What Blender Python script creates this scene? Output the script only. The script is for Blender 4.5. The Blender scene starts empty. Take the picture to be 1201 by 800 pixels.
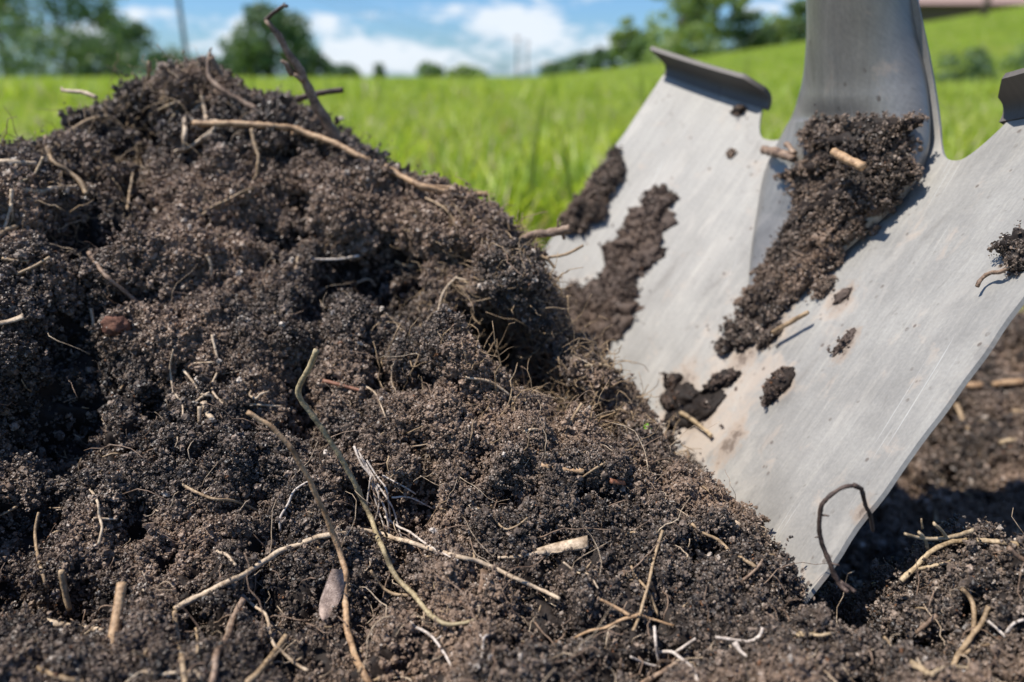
import bpy, bmesh, math, random
import numpy as np
from mathutils import Vector, Matrix
from mathutils.bvhtree import BVHTree

random.seed(7)
rng = np.random.default_rng(7)
SC = bpy.context.scene
COL = SC.collection
R = math.radians

# ------------------------------------------------------------------ camera
CAM_H, PITCH, LENS = 0.25, 19.67, 26.0
cam_d = bpy.data.cameras.new('camera')
cam = bpy.data.objects.new('camera', cam_d)
COL.objects.link(cam)
cam.location = (0, 0, CAM_H)
cam.rotation_euler = (R(90 - PITCH), 0, 0)
cam_d.lens = LENS
cam_d.sensor_width = 36
cam_d.clip_start = 0.01
cam_d.clip_end = 5000
cam_d.dof.use_dof = True
cam_d.dof.focus_distance = 0.212
cam_d.dof.aperture_fstop = 8.8
SC.camera = cam
SC.view_settings.view_transform = 'Standard'
SC.view_settings.look = 'None'
SC.view_settings.exposure = 0.45
SC.view_settings.gamma = 1.0
SC.render.engine = 'CYCLES'
SC.cycles.use_denoising = True
SC.cycles.max_bounces = 6
SC.cycles.diffuse_bounces = 3

# ------------------------------------------------------------------ sun
SUN = Vector((-0.47, -0.07, 0.87)).normalized()
sun_d = bpy.data.lights.new('sun', 'SUN')
sun_d.energy = 5.0
sun_d.angle = R(0.53)
sun_d.color = (1.0, 0.955, 0.89)
sun = bpy.data.objects.new('sun', sun_d)
COL.objects.link(sun)
sun.rotation_euler = SUN.to_track_quat('Z', 'Y').to_euler()
sun.location = SUN * 5

# ------------------------------------------------------------------ world: sky with cumulus
world = bpy.data.worlds.new('World')
SC.world = world
world.use_nodes = True


class NT:
    """small helper for wiring node trees"""
    def __init__(self, tree):
        self.t = tree
        tree.nodes.clear()

    def n(self, typ, ins=None, **props):
        nd = self.t.nodes.new(typ)
        for k, v in props.items():
            setattr(nd, k, v)
        for k, v in (ins or {}).items():
            s = nd.inputs[k]
            if hasattr(v, 'is_output') or isinstance(v, bpy.types.NodeSocket):
                self.t.links.new(v, s)
            else:
                s.default_value = v
        return nd

    def math(self, op, a, b=0.0, c=None, clamp=False):
        ins = {0: a, 1: b}
        if c is not None:
            ins[2] = c
        return self.n('ShaderNodeMath', ins, operation=op, use_clamp=clamp).outputs[0]

    def vmath(self, op, a, b=(0, 0, 0)):
        return self.n('ShaderNodeVectorMath', {0: a, 1: b}, operation=op)

    def mix(self, f, a, b, mode='MIX'):
        nd = self.t.nodes.new('ShaderNodeMix')
        nd.data_type = 'RGBA'
        nd.blend_type = mode
        nd.clamp_factor = True
        for s, v in ((nd.inputs[0], f), (nd.inputs[6], a), (nd.inputs[7], b)):
            if isinstance(v, bpy.types.NodeSocket):
                self.t.links.new(v, s)
            elif s.type == 'RGBA':
                s.default_value = (*v, 1) if len(v) == 3 else v
            else:
                s.default_value = v
        return nd.outputs[2]

    def ramp(self, f, stops, interp='LINEAR'):
        nd = self.n('ShaderNodeValToRGB', {0: f})
        cr = nd.color_ramp
        cr.interpolation = interp
        while len(cr.elements) < len(stops):
            cr.elements.new(0.5)
        for e, (p, c) in zip(cr.elements, stops):
            e.position = p
            e.color = (*c, 1) if len(c) == 3 else c
        return nd.outputs[0]

    def maprange(self, v, a, b, c=0.0, d=1.0, smooth=True):
        return self.n('ShaderNodeMapRange', {0: v, 1: a, 2: b, 3: c, 4: d},
                      interpolation_type='SMOOTHSTEP' if smooth else 'LINEAR').outputs[0]


def cam_dir(px, py):
    """world direction through a point of the 1201x800 photograph"""
    F = 1201 * LENS / 36.0
    u, w = (px - 600.5) / F, (400 - py) / F
    th = R(PITCH)
    return Vector((u, math.cos(th) + w * math.sin(th), -math.sin(th) + w * math.cos(th)))


W = NT(world.node_tree)
sky = W.n('ShaderNodeTexSky', sky_type='NISHITA', sun_disc=False)
sky.sun_elevation = math.asin(SUN.z)
sky.sun_rotation = math.atan2(SUN.x, SUN.y)
sky.air_density = 1.0
sky.dust_density = 0.6
sky.ozone_density = 2.2
geo = W.n('ShaderNodeTexCoord').outputs['Generated']
sep = W.n('ShaderNodeSeparateXYZ', {0: geo})
# cloud layer seen in perspective: azimuth and elevation, squashed
az = W.math('ARCTAN2', sep.outputs[0], sep.outputs[1])
el = W.math('ARCSINE', sep.outputs[2])
cvec = W.n('ShaderNodeCombineXYZ', {0: W.math('MULTIPLY', az, 9.0), 1: W.math('MULTIPLY', el, 22.0), 2: 3.3}).outputs[0]
cn = W.n('ShaderNodeTexNoise', {'Vector': cvec, 'Scale': 1.0, 'Detail': 6.0, 'Roughness': 0.55}).outputs[0]
cn2 = W.n('ShaderNodeTexNoise', {'Vector': cvec, 'Scale': 4.2, 'Detail': 5.0, 'Roughness': 0.6}).outputs[0]
# puffs of cumulus where they stand over the field (x px, y px, half width, half height in px, weight)
PUFFS = [(183, 19, 38, 11, 1.0), (118, 42, 26, 15, 1.2), (235, 66, 50, 16, .8), (292, 36, 36, 20, 1.1), (375, 28, 34, 13, 1.0),
         (436, 62, 42, 18, 1.2), (500, 14, 66, 12, .75), (520, 66, 50, 16, .9), (608, 26, 46, 18, 1.5),
         (652, 58, 52, 18, .95), (560, 84, 130, 9, .55), (722, 52, 22, 20, .8), (690, -5, 46, 7, .8), (900, 8, 38, 12, .9),
         (396, 76, 30, 14, .9), (20, 40, 40, 20, .8), (480, -60, 80, 22, .9), (250, -70, 70, 18, .9), (760, -90, 90, 26, .9),
         (1000, -40, 90, 26, .8), (60, -110, 90, 22, .9)]
tot = None
for (px, py, hw, hh, wt) in PUFFS:
    d = cam_dir(px, py).normalized()
    a0, e0 = math.atan2(d.x, d.y), math.asin(d.z)
    dx = W.math('MULTIPLY', W.math('SUBTRACT', az, a0), 800.0 / hw)
    dy = W.math('MULTIPLY', W.math('SUBTRACT', el, e0), 800.0 / hh)
    r2 = W.math('ADD', W.math('MULTIPLY', dx, dx), W.math('MULTIPLY', dy, dy))
    g = W.math('MULTIPLY', W.math('EXPONENT', W.math('MULTIPLY', r2, -0.8)), wt)
    tot = g if tot is None else W.math('ADD', tot, g)
edge = W.math('ADD', tot, W.math('MULTIPLY', W.math('SUBTRACT', cn2, 0.5), 2.0))
m1 = W.maprange(edge, 0.58, 1.30)
far = W.maprange(cn, 0.56, 0.72)                      # free clouds elsewhere in the sky
away = W.maprange(el, 0.16, 0.4)
side = W.maprange(W.math('ABSOLUTE', az), 0.62, 0.9)
m2 = W.math('MULTIPLY', far, W.math('MAXIMUM', away, side))
mask = W.math('MULTIPLY', W.math('MAXIMUM', m1, m2), W.maprange(el, -0.01, 0.01), clamp=True)
mask = W.math('MULTIPLY', mask, 0.92)
ccol = W.mix(W.maprange(W.math('ADD', edge, W.math('MULTIPLY', cn2, 0.5)), 0.6, 1.5), (4.6, 5.7, 7.3), (6.9, 7.4, 8.0))
skyc = W.mix(1.0, sky.outputs[0], (0.54, 0.80, 1.14), 'MULTIPLY')
wc = W.mix(mask, skyc, ccol)
bg = W.n('ShaderNodeBackground', {'Color': wc, 'Strength': 0.095})
W.n('ShaderNodeOutputWorld', {'Surface': bg.outputs[0]})


# ------------------------------------------------------------------ helpers
def tag(o, label=None, cat=None, group=None, kind=None):
    if label: o['label'] = label
    if cat: o['category'] = cat
    if group: o['group'] = group
    if kind: o['kind'] = kind
    return o


def mesh_obj(name, verts, faces, mat=None, parent=None, smooth=True):
    me = bpy.data.meshes.new(name)
    v = np.asarray(verts, dtype=np.float32).reshape(-1, 3)
    f = faces
    if isinstance(f, np.ndarray):
        k = f.shape[1]
        me.vertices.add(len(v)); me.vertices.foreach_set('co', v.ravel())
        me.loops.add(f.size); me.loops.foreach_set('vertex_index', f.ravel().astype(np.int32))
        me.polygons.add(len(f))
        me.polygons.foreach_set('loop_start', np.arange(0, f.size, k, dtype=np.int32))
        me.polygons.foreach_set('loop_total', np.full(len(f), k, dtype=np.int32))
        me.update(calc_edges=True)
        me.validate()
    else:
        me.from_pydata([tuple(map(float, p)) for p in v], [], f)
        me.update()
    if smooth:
        me.polygons.foreach_set('use_smooth', np.ones(len(me.polygons), dtype=bool))
    o = bpy.data.objects.new(name, me)
    if mat: me.materials.append(mat)
    COL.objects.link(o)
    if parent: o.parent = parent
    return o


def empty(name, loc=(0, 0, 0)):
    o = bpy.data.objects.new(name, None)
    o.empty_display_size = 0.01
    o.location = loc
    COL.objects.link(o)
    return o


def reparent(ch, par):
    ch.parent = par
    ch.matrix_parent_inverse = Matrix.Translation(par.location).inverted()


# vectorised gradient noise
_perm = np.random.default_rng(11).permutation(256)
_perm = np.concatenate([_perm, _perm, _perm])
_g = np.random.default_rng(12).normal(size=(256, 3)); _g /= np.linalg.norm(_g, axis=1)[:, None]


def gnoise(p):
    pi = np.floor(p).astype(np.int64); pf = p - pi
    u = pf * pf * pf * (pf * (pf * 6 - 15) + 10)
    X, Y, Z = pi[:, 0] & 255, pi[:, 1] & 255, pi[:, 2] & 255
    out = 0
    for dx in (0, 1):
        wx = u[:, 0] if dx else 1 - u[:, 0]
        for dy in (0, 1):
            wy = u[:, 1] if dy else 1 - u[:, 1]
            for dz in (0, 1):
                wz = u[:, 2] if dz else 1 - u[:, 2]
                h = _perm[_perm[_perm[(X + dx) & 255] + ((Y + dy) & 255)] + ((Z + dz) & 255)]
                g = _g[h]
                out = out + wx * wy * wz * (g[:, 0] * (pf[:, 0] - dx) + g[:, 1] * (pf[:, 1] - dy) + g[:, 2] * (pf[:, 2] - dz))
    return out


def worley(p):
    """distance to the nearest feature point of a jittered lattice"""
    pi = np.floor(p).astype(np.int64)
    best = np.full(len(p), 9.0)
    for dx in (-1, 0, 1):
        for dy in (-1, 0, 1):
            for dz in (-1, 0, 1):
                c = pi + (dx, dy, dz)
                h = _perm[_perm[_perm[c[:, 0] & 255] + (c[:, 1] & 255)] + (c[:, 2] & 255)]
                j = c + 0.5 + _g[h] * 0.45
                d = ((p - j) ** 2).sum(1)
                best = np.minimum(best, d)
    return np.sqrt(best)


def to_world(px, py, Y):
    d = cam_dir(px, py)
    return np.array((d.x * Y / d.y, Y, CAM_H + d.z * Y / d.y))


# ------------------------------------------------------------------ materials
def new_mat(name):
    m = bpy.data.materials.new(name)
    m.use_nodes = True
    return m, NT(m.node_tree)


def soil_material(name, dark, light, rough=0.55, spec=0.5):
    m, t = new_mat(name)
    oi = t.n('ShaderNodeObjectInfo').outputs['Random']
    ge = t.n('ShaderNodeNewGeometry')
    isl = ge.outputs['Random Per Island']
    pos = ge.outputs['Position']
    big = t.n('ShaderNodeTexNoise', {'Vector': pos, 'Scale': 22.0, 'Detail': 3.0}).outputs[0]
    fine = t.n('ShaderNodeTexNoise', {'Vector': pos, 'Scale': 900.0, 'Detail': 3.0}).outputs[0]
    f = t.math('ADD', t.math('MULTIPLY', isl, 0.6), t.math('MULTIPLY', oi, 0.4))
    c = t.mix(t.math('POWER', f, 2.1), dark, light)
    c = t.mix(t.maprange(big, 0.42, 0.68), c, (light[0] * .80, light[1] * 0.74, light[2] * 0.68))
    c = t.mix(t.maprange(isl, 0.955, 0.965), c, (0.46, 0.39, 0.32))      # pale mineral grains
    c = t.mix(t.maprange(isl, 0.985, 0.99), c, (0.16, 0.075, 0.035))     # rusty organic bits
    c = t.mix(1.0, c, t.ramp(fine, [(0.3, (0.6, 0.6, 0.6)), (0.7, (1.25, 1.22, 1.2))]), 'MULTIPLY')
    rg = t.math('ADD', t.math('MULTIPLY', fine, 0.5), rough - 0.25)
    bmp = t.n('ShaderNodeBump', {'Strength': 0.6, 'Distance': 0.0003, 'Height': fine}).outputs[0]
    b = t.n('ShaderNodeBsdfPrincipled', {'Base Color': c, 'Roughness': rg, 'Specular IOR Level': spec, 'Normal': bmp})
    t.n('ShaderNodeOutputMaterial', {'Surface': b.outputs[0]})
    return m


M_SOIL = soil_material('moist_soil', (0.014, 0.0108, 0.0092), (0.315, 0.236, 0.178), 0.46, 0.42)
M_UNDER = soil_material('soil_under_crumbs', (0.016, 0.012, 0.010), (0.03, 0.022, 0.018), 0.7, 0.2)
M_MUD = soil_material('drying_mud', (0.070, 0.050, 0.040), (0.125, 0.092, 0.073), 0.75, 0.3)


def root_material(name, c1, c2, c3, rough=0.6, scale=260.0, stripe=0.5):
    m, t = new_mat(name)
    ge = t.n('ShaderNodeNewGeometry')
    pos = ge.outputs['Position']
    oi = t.n('ShaderNodeObjectInfo').outputs['Random']
    p2 = t.vmath('ADD', pos, t.n('ShaderNodeCombineXYZ', {0: oi, 1: t.math('MULTIPLY', oi, 3.7), 2: 0}).outputs[0]).outputs[0]
    n1 = t.n('ShaderNodeTexNoise', {'Vector': p2, 'Scale': scale, 'Detail': 4.0, 'Roughness': 0.65}).outputs[0]
    n2 = t.n('ShaderNodeTexNoise', {'Vector': p2, 'Scale': scale * 5, 'Detail': 3.0}).outputs[0]
    c = t.ramp(n1, [(0.3, c1), (0.52, c2), (0.72, c3)])
    c = t.mix(1.0, c, t.ramp(n2, [(0.3, (0.62, 0.6, 0.58)), (0.65, (1.12, 1.12, 1.12))]), 'MULTIPLY')
    bmp = t.n('ShaderNodeBump', {'Strength': 0.7, 'Distance': 0.0003, 'Height': n2}).outputs[0]
    b = t.n('ShaderNodeBsdfPrincipled', {'Base Color': c, 'Roughness': rough, 'Specular IOR Level': 0.4, 'Normal': bmp})
    t.n('ShaderNodeOutputMaterial', {'Surface': b.outputs[0]})
    return m


RM = {
    'pale': root_material('pale_root', (0.22, 0.15, 0.09), (0.50, 0.38, 0.26), (0.62, 0.50, 0.36)),
    'tan': root_material('tan_root', (0.13, 0.085, 0.045), (0.34, 0.235, 0.135), (0.46, 0.34, 0.21)),
    'olive': root_material('olive_stem', (0.17, 0.125, 0.065), (0.36, 0.285, 0.160), (0.48, 0.39, 0.24)),
    'brown': root_material('brown_root', (0.09, 0.056, 0.038), (0.25, 0.165, 0.110), (0.37, 0.27, 0.195)),
    'orange': root_material('orange_brown_twig', (0.17, 0.095, 0.045), (0.42, 0.265, 0.145), (0.52, 0.36, 0.21)),
    'gold': root_material('golden_straw', (0.20, 0.135, 0.07), (0.42, 0.31, 0.185), (0.55, 0.43, 0.28)),
    'dark': root_material('dark_root', (0.030, 0.020, 0.016), (0.085, 0.055, 0.042), (0.15, 0.10, 0.075)),
    'red': root_material('reddish_root', (0.10, 0.035, 0.02), (0.24, 0.10, 0.055), (0.32, 0.16, 0.09)),
    'white': root_material('whitish_rootlet', (0.33, 0.27, 0.22), (0.55, 0.47, 0.40), (0.66, 0.58, 0.50)),
}

# ------------------------------------------------------------------ the soil surface
CTRL = [  # x px, y px, depth: where the surface of the heap passes
    (-260, 230, .27), (-120, 190, .30), (0, 180, .32), (60, 170, .33), (98, 150, .34), (118, 118, .35), (150, 100, .355),
    (205, 86, .36), (245, 85, .36), (300, 108, .355), (370, 138, .345), (395, 160, .34), (470, 202, .325), (550, 226, .305),
    (600, 270, .29), (632, 322, .275), (200, 200, .318), (100, 250, .283), (0, 300, .25), (300, 250, .312), (400, 250, .308),
    (450, 300, .296), (520, 300, .285), (600, 345, .268), (630, 392, .260), (400, 348, .288), (480, 372, .277), (555, 415, .262),
    (600, 460, .250), (660, 510, .236), (720, 532, .228), (330, 345, .272), (250, 375, .258), (420, 398, .247), (520, 392, .232),
    (570, 430, .226), (620, 490, .212), (700, 522, .205), (770, 548, .205), (830, 575, .20), (870, 608, .19), (905, 648, .176),
    (950, 688, .163), (652, 372, .262), (700, 428, .250), (745, 474, .240), (778, 520, .229),
    (0, 400, .22), (150, 450, .222), (300, 480, .226), (450, 480, .217), (0, 550, .19), (150, 600, .181), (300, 600, .182),
    (450, 600, .181), (600, 600, .177), (750, 620, .172), (0, 700, .158), (200, 700, .152), (400, 700, .156), (600, 700, .151),
    (800, 700, .151), (900, 720, .148), (1000, 735, .143), (1020, 700, .153), (1050, 697, .148), (1062, 678, .150),
    (1082, 648, .153), (1130, 634, .156), (1201, 634, .159), (1320, 645, .17), (1100, 720, .145), (1201, 740, .140),
    (-200, 400, .20), (-200, 600, .165), (-250, 800, .12), (1320, 760, .135), (1400, 650, .17),
] + [(x, 830, .119 + .004 * math.sin(x * .02)) for x in range(-100, 1400, 150)] + \
    [(x, 980, .092) for x in range(-200, 1500, 200)]
WCTRL = [  # places seen only from elsewhere, in metres
    (-.15, .47, .17), (-.15, .58, .07), (-.28, .45, .12), (-.30, .58, .04), (0, .44, .11), (0, .56, .04), (-.42, .42, .06),
    (-.42, .30, .09), (-.05, .40, .165), (.015, .35, .105), (.03, .31, .115), (.05, .275, .105), (.068, .235, .108),
    (.075, .39, .035), (.10, .33, .045), (.10, .29, .055), (.10, .245, .068), (.105, .215, .080), (.11, .195, .095),
    (.16, .235, .045), (.16, .30, .015), (.22, .26, .025), (.30, .25, .045), (.40, .25, .07), (.20, .35, .012), (.28, .36, .045),
    (.22, .45, .030), (.30, .50, .07), (.36, .44, .088), (.42, .50, .095), (.15, .50, .02), (.25, .60, .03), (.40, .62, .035), (.5, .4, .04), (.5, .2, .08),
    (-.3, .1, .10), (-.45, .15, .09), (0, .02, .12), (.25, .03, .12), (-.25, .0, .10), (.45, .05, .08),
    (-.6, .1, .02), (-.6, .4, .01), (-.6, .7, .0), (-.3, .75, .0), (0, .72, .0), (.3, .78, .0), (.6, .75, .0), (.65, .4, .0),
    (.65, .1, .02), (0, -.08, .08), (.4, -.08, .06), (-.4, -.08, .06)]
cp = np.array([to_world(*c) for c in CTRL] + [np.array(w) for w in WCTRL])
N = len(cp)
D = np.linalg.norm(cp[:, None, :2] - cp[None, :, :2], axis=2)
A = np.zeros((N + 3, N + 3))
A[:N, :N] = -np.sqrt(D ** 2 + .004 ** 2) + np.eye(N) * -0.004 * 0
A[:N, N] = 1; A[:N, N + 1:N + 3] = cp[:, :2]; A[N:, :N] = A[:N, N:].T
sol = np.linalg.solve(A, np.concatenate([cp[:, 2], [0, 0, 0]]))


def base_h(x, y):
    out = np.empty(len(x))
    for s in range(0, len(x), 20000):
        xx, yy = x[s:s + 20000], y[s:s + 20000]
        d = np.sqrt((xx[:, None] - cp[None, :, 0]) ** 2 + (yy[:, None] - cp[None, :, 1]) ** 2 + .004 ** 2)
        out[s:s + 20000] = -d @ sol[:N] + sol[N] + sol[N + 1] * xx + sol[N + 2] * yy
    return out


def graded(lo, f0, f1, hi, step, grow):
    mid = list(np.arange(f0, f1, step))
    a, s = [], step
    v = f0
    while v > lo:
        s *= grow; v -= s; a.append(v)
    b, s, v = [], step, mid[-1]
    while v < hi:
        s *= grow; v += s; b.append(v)
    return np.array(a[::-1] + mid + b)


# coarse heights first, then interpolated to the fine grid
gx = np.arange(-.75, .85, .004); gy = np.arange(-.15, 1.0, .004)
GX, GY = np.meshgrid(gx, gy)
GH = base_h(GX.ravel(), GY.ravel()).reshape(GX.shape)
# keep the outskirts flat just under the lawn
edge_d = np.minimum.reduce([GX + .62, .70 - GX, GY + .12, .80 - GY])
k_ = np.clip(edge_d / .12, 0, 1); k_ = k_ * k_ * (3 - 2 * k_)
GH = GH * k_ + (-.03) * (1 - k_)


def interp_h(x, y):
    fx = np.clip((x - gx[0]) / .004, 0, len(gx) - 1.001); fy = np.clip((y - gy[0]) / .004, 0, len(gy) - 1.001)
    ix, iy = fx.astype(int), fy.astype(int); tx, ty = fx - ix, fy - iy
    return (GH[iy, ix] * (1 - tx) * (1 - ty) + GH[iy, ix + 1] * tx * (1 - ty) + GH[iy + 1, ix] * (1 - tx) * ty + GH[iy + 1, ix + 1] * tx * ty)


xs = graded(-.66, -.27, .31, .74, .0009, 1.03)
ys = graded(-.12, .085, .41, .80, .0009, 1.03)
XX, YY = np.meshgrid(xs, ys)
nx, ny = len(xs), len(ys)
x, y = XX.ravel(), YY.ravel()
z = interp_h(x, y)
e = .006
nrm = np.stack([-(interp_h(x + e, y) - interp_h(x - e, y)) / (2 * e), -(interp_h(x, y + e) - interp_h(x, y - e)) / (2 * e), np.ones(len(x))], 1)
nrm /= np.linalg.norm(nrm, axis=1)[:, None]
P = np.stack([x, y, z], 1)
# lumps, clods and crumb-sized relief, pushed out along the normal
warp = np.stack([gnoise(P * 30 + 5), gnoise(P * 30 + 17), gnoise(P * 30 + 31)], 1) * .008
Q = P + warp
d = gnoise(Q * 26) * .013
d += (0.45 - worley(Q * 62)) * .0085 + (.28 - np.abs(gnoise(Q * 42 + 8))) * .010                 # clods about 16 mm
c2 = worley((Q + 3) * 150)
amp = np.clip(gnoise(P * 20 + 40) * 2 + .75, .25, 1.3)
c1 = worley((Q + 9) * 75)
d -= np.clip(c1 - .62, 0, 1) * .030 + np.clip(c2 - .58, 0, 1) * .016
d += (0.45 - c2) * .0060 * amp + (.25 - np.abs(gnoise(Q * 115 + 3))) * .0080 * amp + gnoise(Q * 190 + 23) * .0030                       # clods about 6 mm
d += gnoise(Q * 300) * .0022
d += (0.4 - worley(P * 520)) * .0012
gap = gnoise(Q * 48 + 70)
d -= np.clip(gap - .16, 0, 1) * .070                 # open gaps between clods
# hollows and bumps where the photograph shows them: x px, y px, radius mm, depth mm (positive digs)
SPOTS = [(135, 158, 9, 14), (165, 150, 8, 12), (95, 262, 13, 14), (125, 275, 10, 10), (165, 122, 5, 5), (60, 470, 13, 11), (75, 500, 10, 8), (85, 395, 12, 10),
         (455, 330, 17, 10), (405, 335, 14, 9), (480, 440, 8, 9), (600, 420, 19, 15), (650, 478, 16, 13), (705, 515, 11, 8), (565, 392, 13, 9), (240, 745, 8, 11),
         (250, 720, 6, 8), (340, 700, 9, 8), (330, 760, 7, 8), (450, 700, 9, 8), (470, 660, 7, 6), (500, 770, 10, 6), (610, 700, 7, 5), (150, 610, 7, 7),
         (30, 610, 9, 6), (310, 575, 7, 6), (430, 545, 5, 5), (660, 630, 5, 4), (560, 560, 5, 5), (710, 730, 6, 5), (785, 700, 6, 6), (120, 700, 6, 5), (230, 175, 6, 7), (270, 165, 5, 5),
         (300, 640, 6, 5), (830, 655, 6, 7), (870, 690, 5, 5), (1090, 740, 5, 4), (270, 445, 5, 6), (180, 470, 6, 6), (370, 375, 9, 5), (930, 700, 4, 4), (410, 750, 7, 6),
         (523, 402, 6, -7), (535, 425, 6, -6), (500, 392, 5, -4), (160, 112, 4, -4), (212, 90, 5, -6), (232, 86, 4, -4), (300, 370, 14, -5), (110, 130, 6, -4),
         (590, 300, 8, -5), (610, 330, 7, -6), (600, 520, 9, -5), (720, 540, 8, -4), (420, 130, 4, -3), (640, 360, 5, -5), (550, 212, 3, -3), (1110, 655, 6, -3), (760, 500, 5, -4), (700, 440, 5, -4)]


def spot_pos(px, py):
    dr = cam_dir(px, py)
    ts = np.linspace(.1, .5, 400)
    hh = interp_h(dr.x / dr.y * ts, ts)
    zz = CAM_H + dr.z / dr.y * ts
    i = int(np.argmax(zz < hh))
    t = ts[i] if (zz < hh).any() else .34
    return np.array([dr.x / dr.y * t, t, CAM_H + dr.z / dr.y * t])


for (px, py, rad, dep) in SPOTS:
    c = spot_pos(px, py)
    r2 = ((P + warp * .6 - c) ** 2).sum(1) / (rad * .001) ** 2
    m = r2 < 6
    f = np.exp(-r2[m] ** 2 * .9)
    d[m] -= f * dep * (.00145 if dep > 0 else .0012)
falloff = np.clip(z / .03, .9, 1) * np.clip((np.hypot(x, y) - .05) / .16, .55, 1)
P2 = P + nrm * (d * falloff)[:, None]
# settle the crest where the relief pushed it away from the photographed outline: x, y, dz
CORR = np.array([
#CORR
(-0.2201, 0.3287, -0.0084), (-0.2067, 0.3266, -0.0100), (-0.2108, 0.3512, -0.0072), (-0.1948, 0.3451, -0.0275), (-0.1902, 0.3468, -0.0226), (-0.1864, 0.3500, 0.0164), (-0.1778, 0.3621, -0.0007), (-0.1629, 0.3579, -0.0036), (-0.1503, 0.3535, -0.0156), (-0.1416, 0.3696, -0.0080), (-0.1291, 0.3609, -0.0088), (-0.1175, 0.3595, -0.0049), (-0.1029, 0.3553, -0.0152), (-0.0920, 0.3623, -0.0023), (-0.0817, 0.3583, -0.0105), (-0.0671, 0.3534, -0.0148), (-0.0483, 0.3270, -0.0018), (-0.0327, 0.3187, -0.0063), (-0.0175, 0.3046, 0.0020), (-0.0071, 0.3050, -0.0194), (-0.0002, 0.2891, -0.0041), (0.0078, 0.2751, -0.0018), (0.0139, 0.2997, -0.0176), (0.0166, 0.2854, -0.0488), (0.0262, 0.2747, -0.0200), (0.0331, 0.2721, -0.0129), (0.0418, 0.2714, -0.0090), (0.0482, 0.2674, -0.0089), (0.0482, 0.2213, 0.0007), (0.0668, 0.2574, 0.0011), (0.0615, 0.2047, -0.0009), (0.0670, 0.1989, 0.0020), (0.0754, 0.2108, -0.0053), (0.0786, 0.2031, -0.0176), (0.0837, 0.2010, -0.0148), (0.0920, 0.1988, -0.0260), (0.1022, 0.1867, -0.0127), (0.0972, 0.1599, -0.0346), (0.1043, 0.1684, -0.0190), (0.1142, 0.1749, -0.0071), (0.1257, 0.1767, -0.0043), (0.1317, 0.1624, -0.0022), 
(0, 0, 0)], float)
for s_ in range(0, len(P2), 60000):
    q_ = P[s_:s_ + 60000]
    w_ = np.exp(-((q_[:, None, 0] - CORR[None, :, 0]) ** 2 + (q_[:, None, 1] - CORR[None, :, 1]) ** 2) / .013 ** 2)
    P2[s_:s_ + 60000, 2] += (w_ @ CORR[:, 2]) / (w_.sum(1) + .35)
idx = np.arange(nx * ny).reshape(ny, nx)
quads = np.stack([idx[:-1, :-1], idx[:-1, 1:], idx[1:, 1:], idx[1:, :-1]], -1).reshape(-1, 4)
# surface normals of the displaced sheet
g = P2.reshape(ny, nx, 3)
tx_ = np.gradient(g, axis=1); ty_ = np.gradient(g, axis=0)
N2 = np.cross(tx_, ty_); N2 /= np.linalg.norm(N2, axis=2)[..., None] + 1e-12
N2 = N2.reshape(-1, 3)
cellarea = np.linalg.norm(np.cross(tx_, ty_), axis=2).ravel()

# which object each spot of the surface belongs to
def region(px, py):
    """0 heap, 1 small heap at the right, 2 bare ground"""
    r = np.zeros(len(px), int)
    right = px > .082 + np.clip(.165 - py, 0, 1) * .15
    r[right & (py < .215)] = 1
    r[(px > .085) & (py >= .215)] = 2
    out = (np.abs(px + .05) > .45) | (py > .60) | (py < -.02) | (px > .34)
    r[out] = 2
    return r


fc = P[quads].mean(1)
reg = region(fc[:, 0], fc[:, 1])


def sub_mesh(name, mask, parent=None):
    q = quads[mask]
    used = np.unique(q)
    remap = np.full(len(P2), -1); remap[used] = np.arange(len(used))
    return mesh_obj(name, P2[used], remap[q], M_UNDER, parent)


mound = sub_mesh('soil_mound', reg == 0)
tag(mound, 'large dark heap of loose moist crumbly soil filling the left and front', 'soil heap')
heap = sub_mesh('soil_heap', reg == 1)
tag(heap, 'low heap of dark soil right of the blade tip, topped with straw', 'soil heap')
bare = sub_mesh('bare_soil', reg == 2)
tag(bare, kind='structure')

tri = np.concatenate([quads[:, [0, 1, 2]], quads[:, [0, 2, 3]]])
near = (fc[:, 1] > 0) & (fc[:, 1] < .7) & (np.abs(fc[:, 0]) < .55)
near = np.concatenate([near, near])
SOIL = BVHTree.FromPolygons([tuple(v) for v in P2.tolist()], tri[near].tolist())

# ------------------------------------------------------------------ crumbs scattered over the soil
protos = bpy.data.collections.new('prototypes')


def ico_arrays(sub):
    bm = bmesh.new(); bmesh.ops.create_icosphere(bm, subdivisions=sub, radius=1)
    v = np.array([w.co[:] for w in bm.verts]); f = np.array([[w.index for w in q.verts] for q in bm.faces]); bm.free()
    return v, f


I1, I2 = ico_arrays(1), ico_arrays(2)


def crumb_cluster(name, n, spread, smin, smax, mat, sub=2, spread_all=False):
    V, F_, off = [], [], 0
    pts = [np.zeros(3)]
    for k in range(n):
        b = pts[rng.integers(len(pts))]
        if spread_all and rng.random() < .6: b = rng.normal(size=3) * .0011
        q = b + rng.normal(size=3) * (spread, spread, spread * .55)
        pts.append(q)
        s = smin + (smax - smin) * rng.random() ** 3.0
        if rng.random() < .05: s = smax * rng.uniform(1.0, 1.7)
        v, f = (I2 if s > (smin + smax) * .45 and sub == 2 else I1)
        v = v.copy()
        v *= 1 + (gnoise(v * 1.7 + rng.random(3) * 50) * 1.5)[:, None]
        v *= rng.uniform(.5, 1.35, 3)
        a = rng.normal(size=(3, 3)); qm, _ = np.linalg.qr(a)
        v = v @ qm * s + q * [1, 1, 1]
        V.append(v); F_.append(f + off); off += len(v)
    me = bpy.data.meshes.new(name)
    me.from_pydata(np.concatenate(V).tolist(), [], np.concatenate(F_).tolist())
    me.materials.append(mat)
    return bpy.data.objects.new(name, me)


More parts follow.
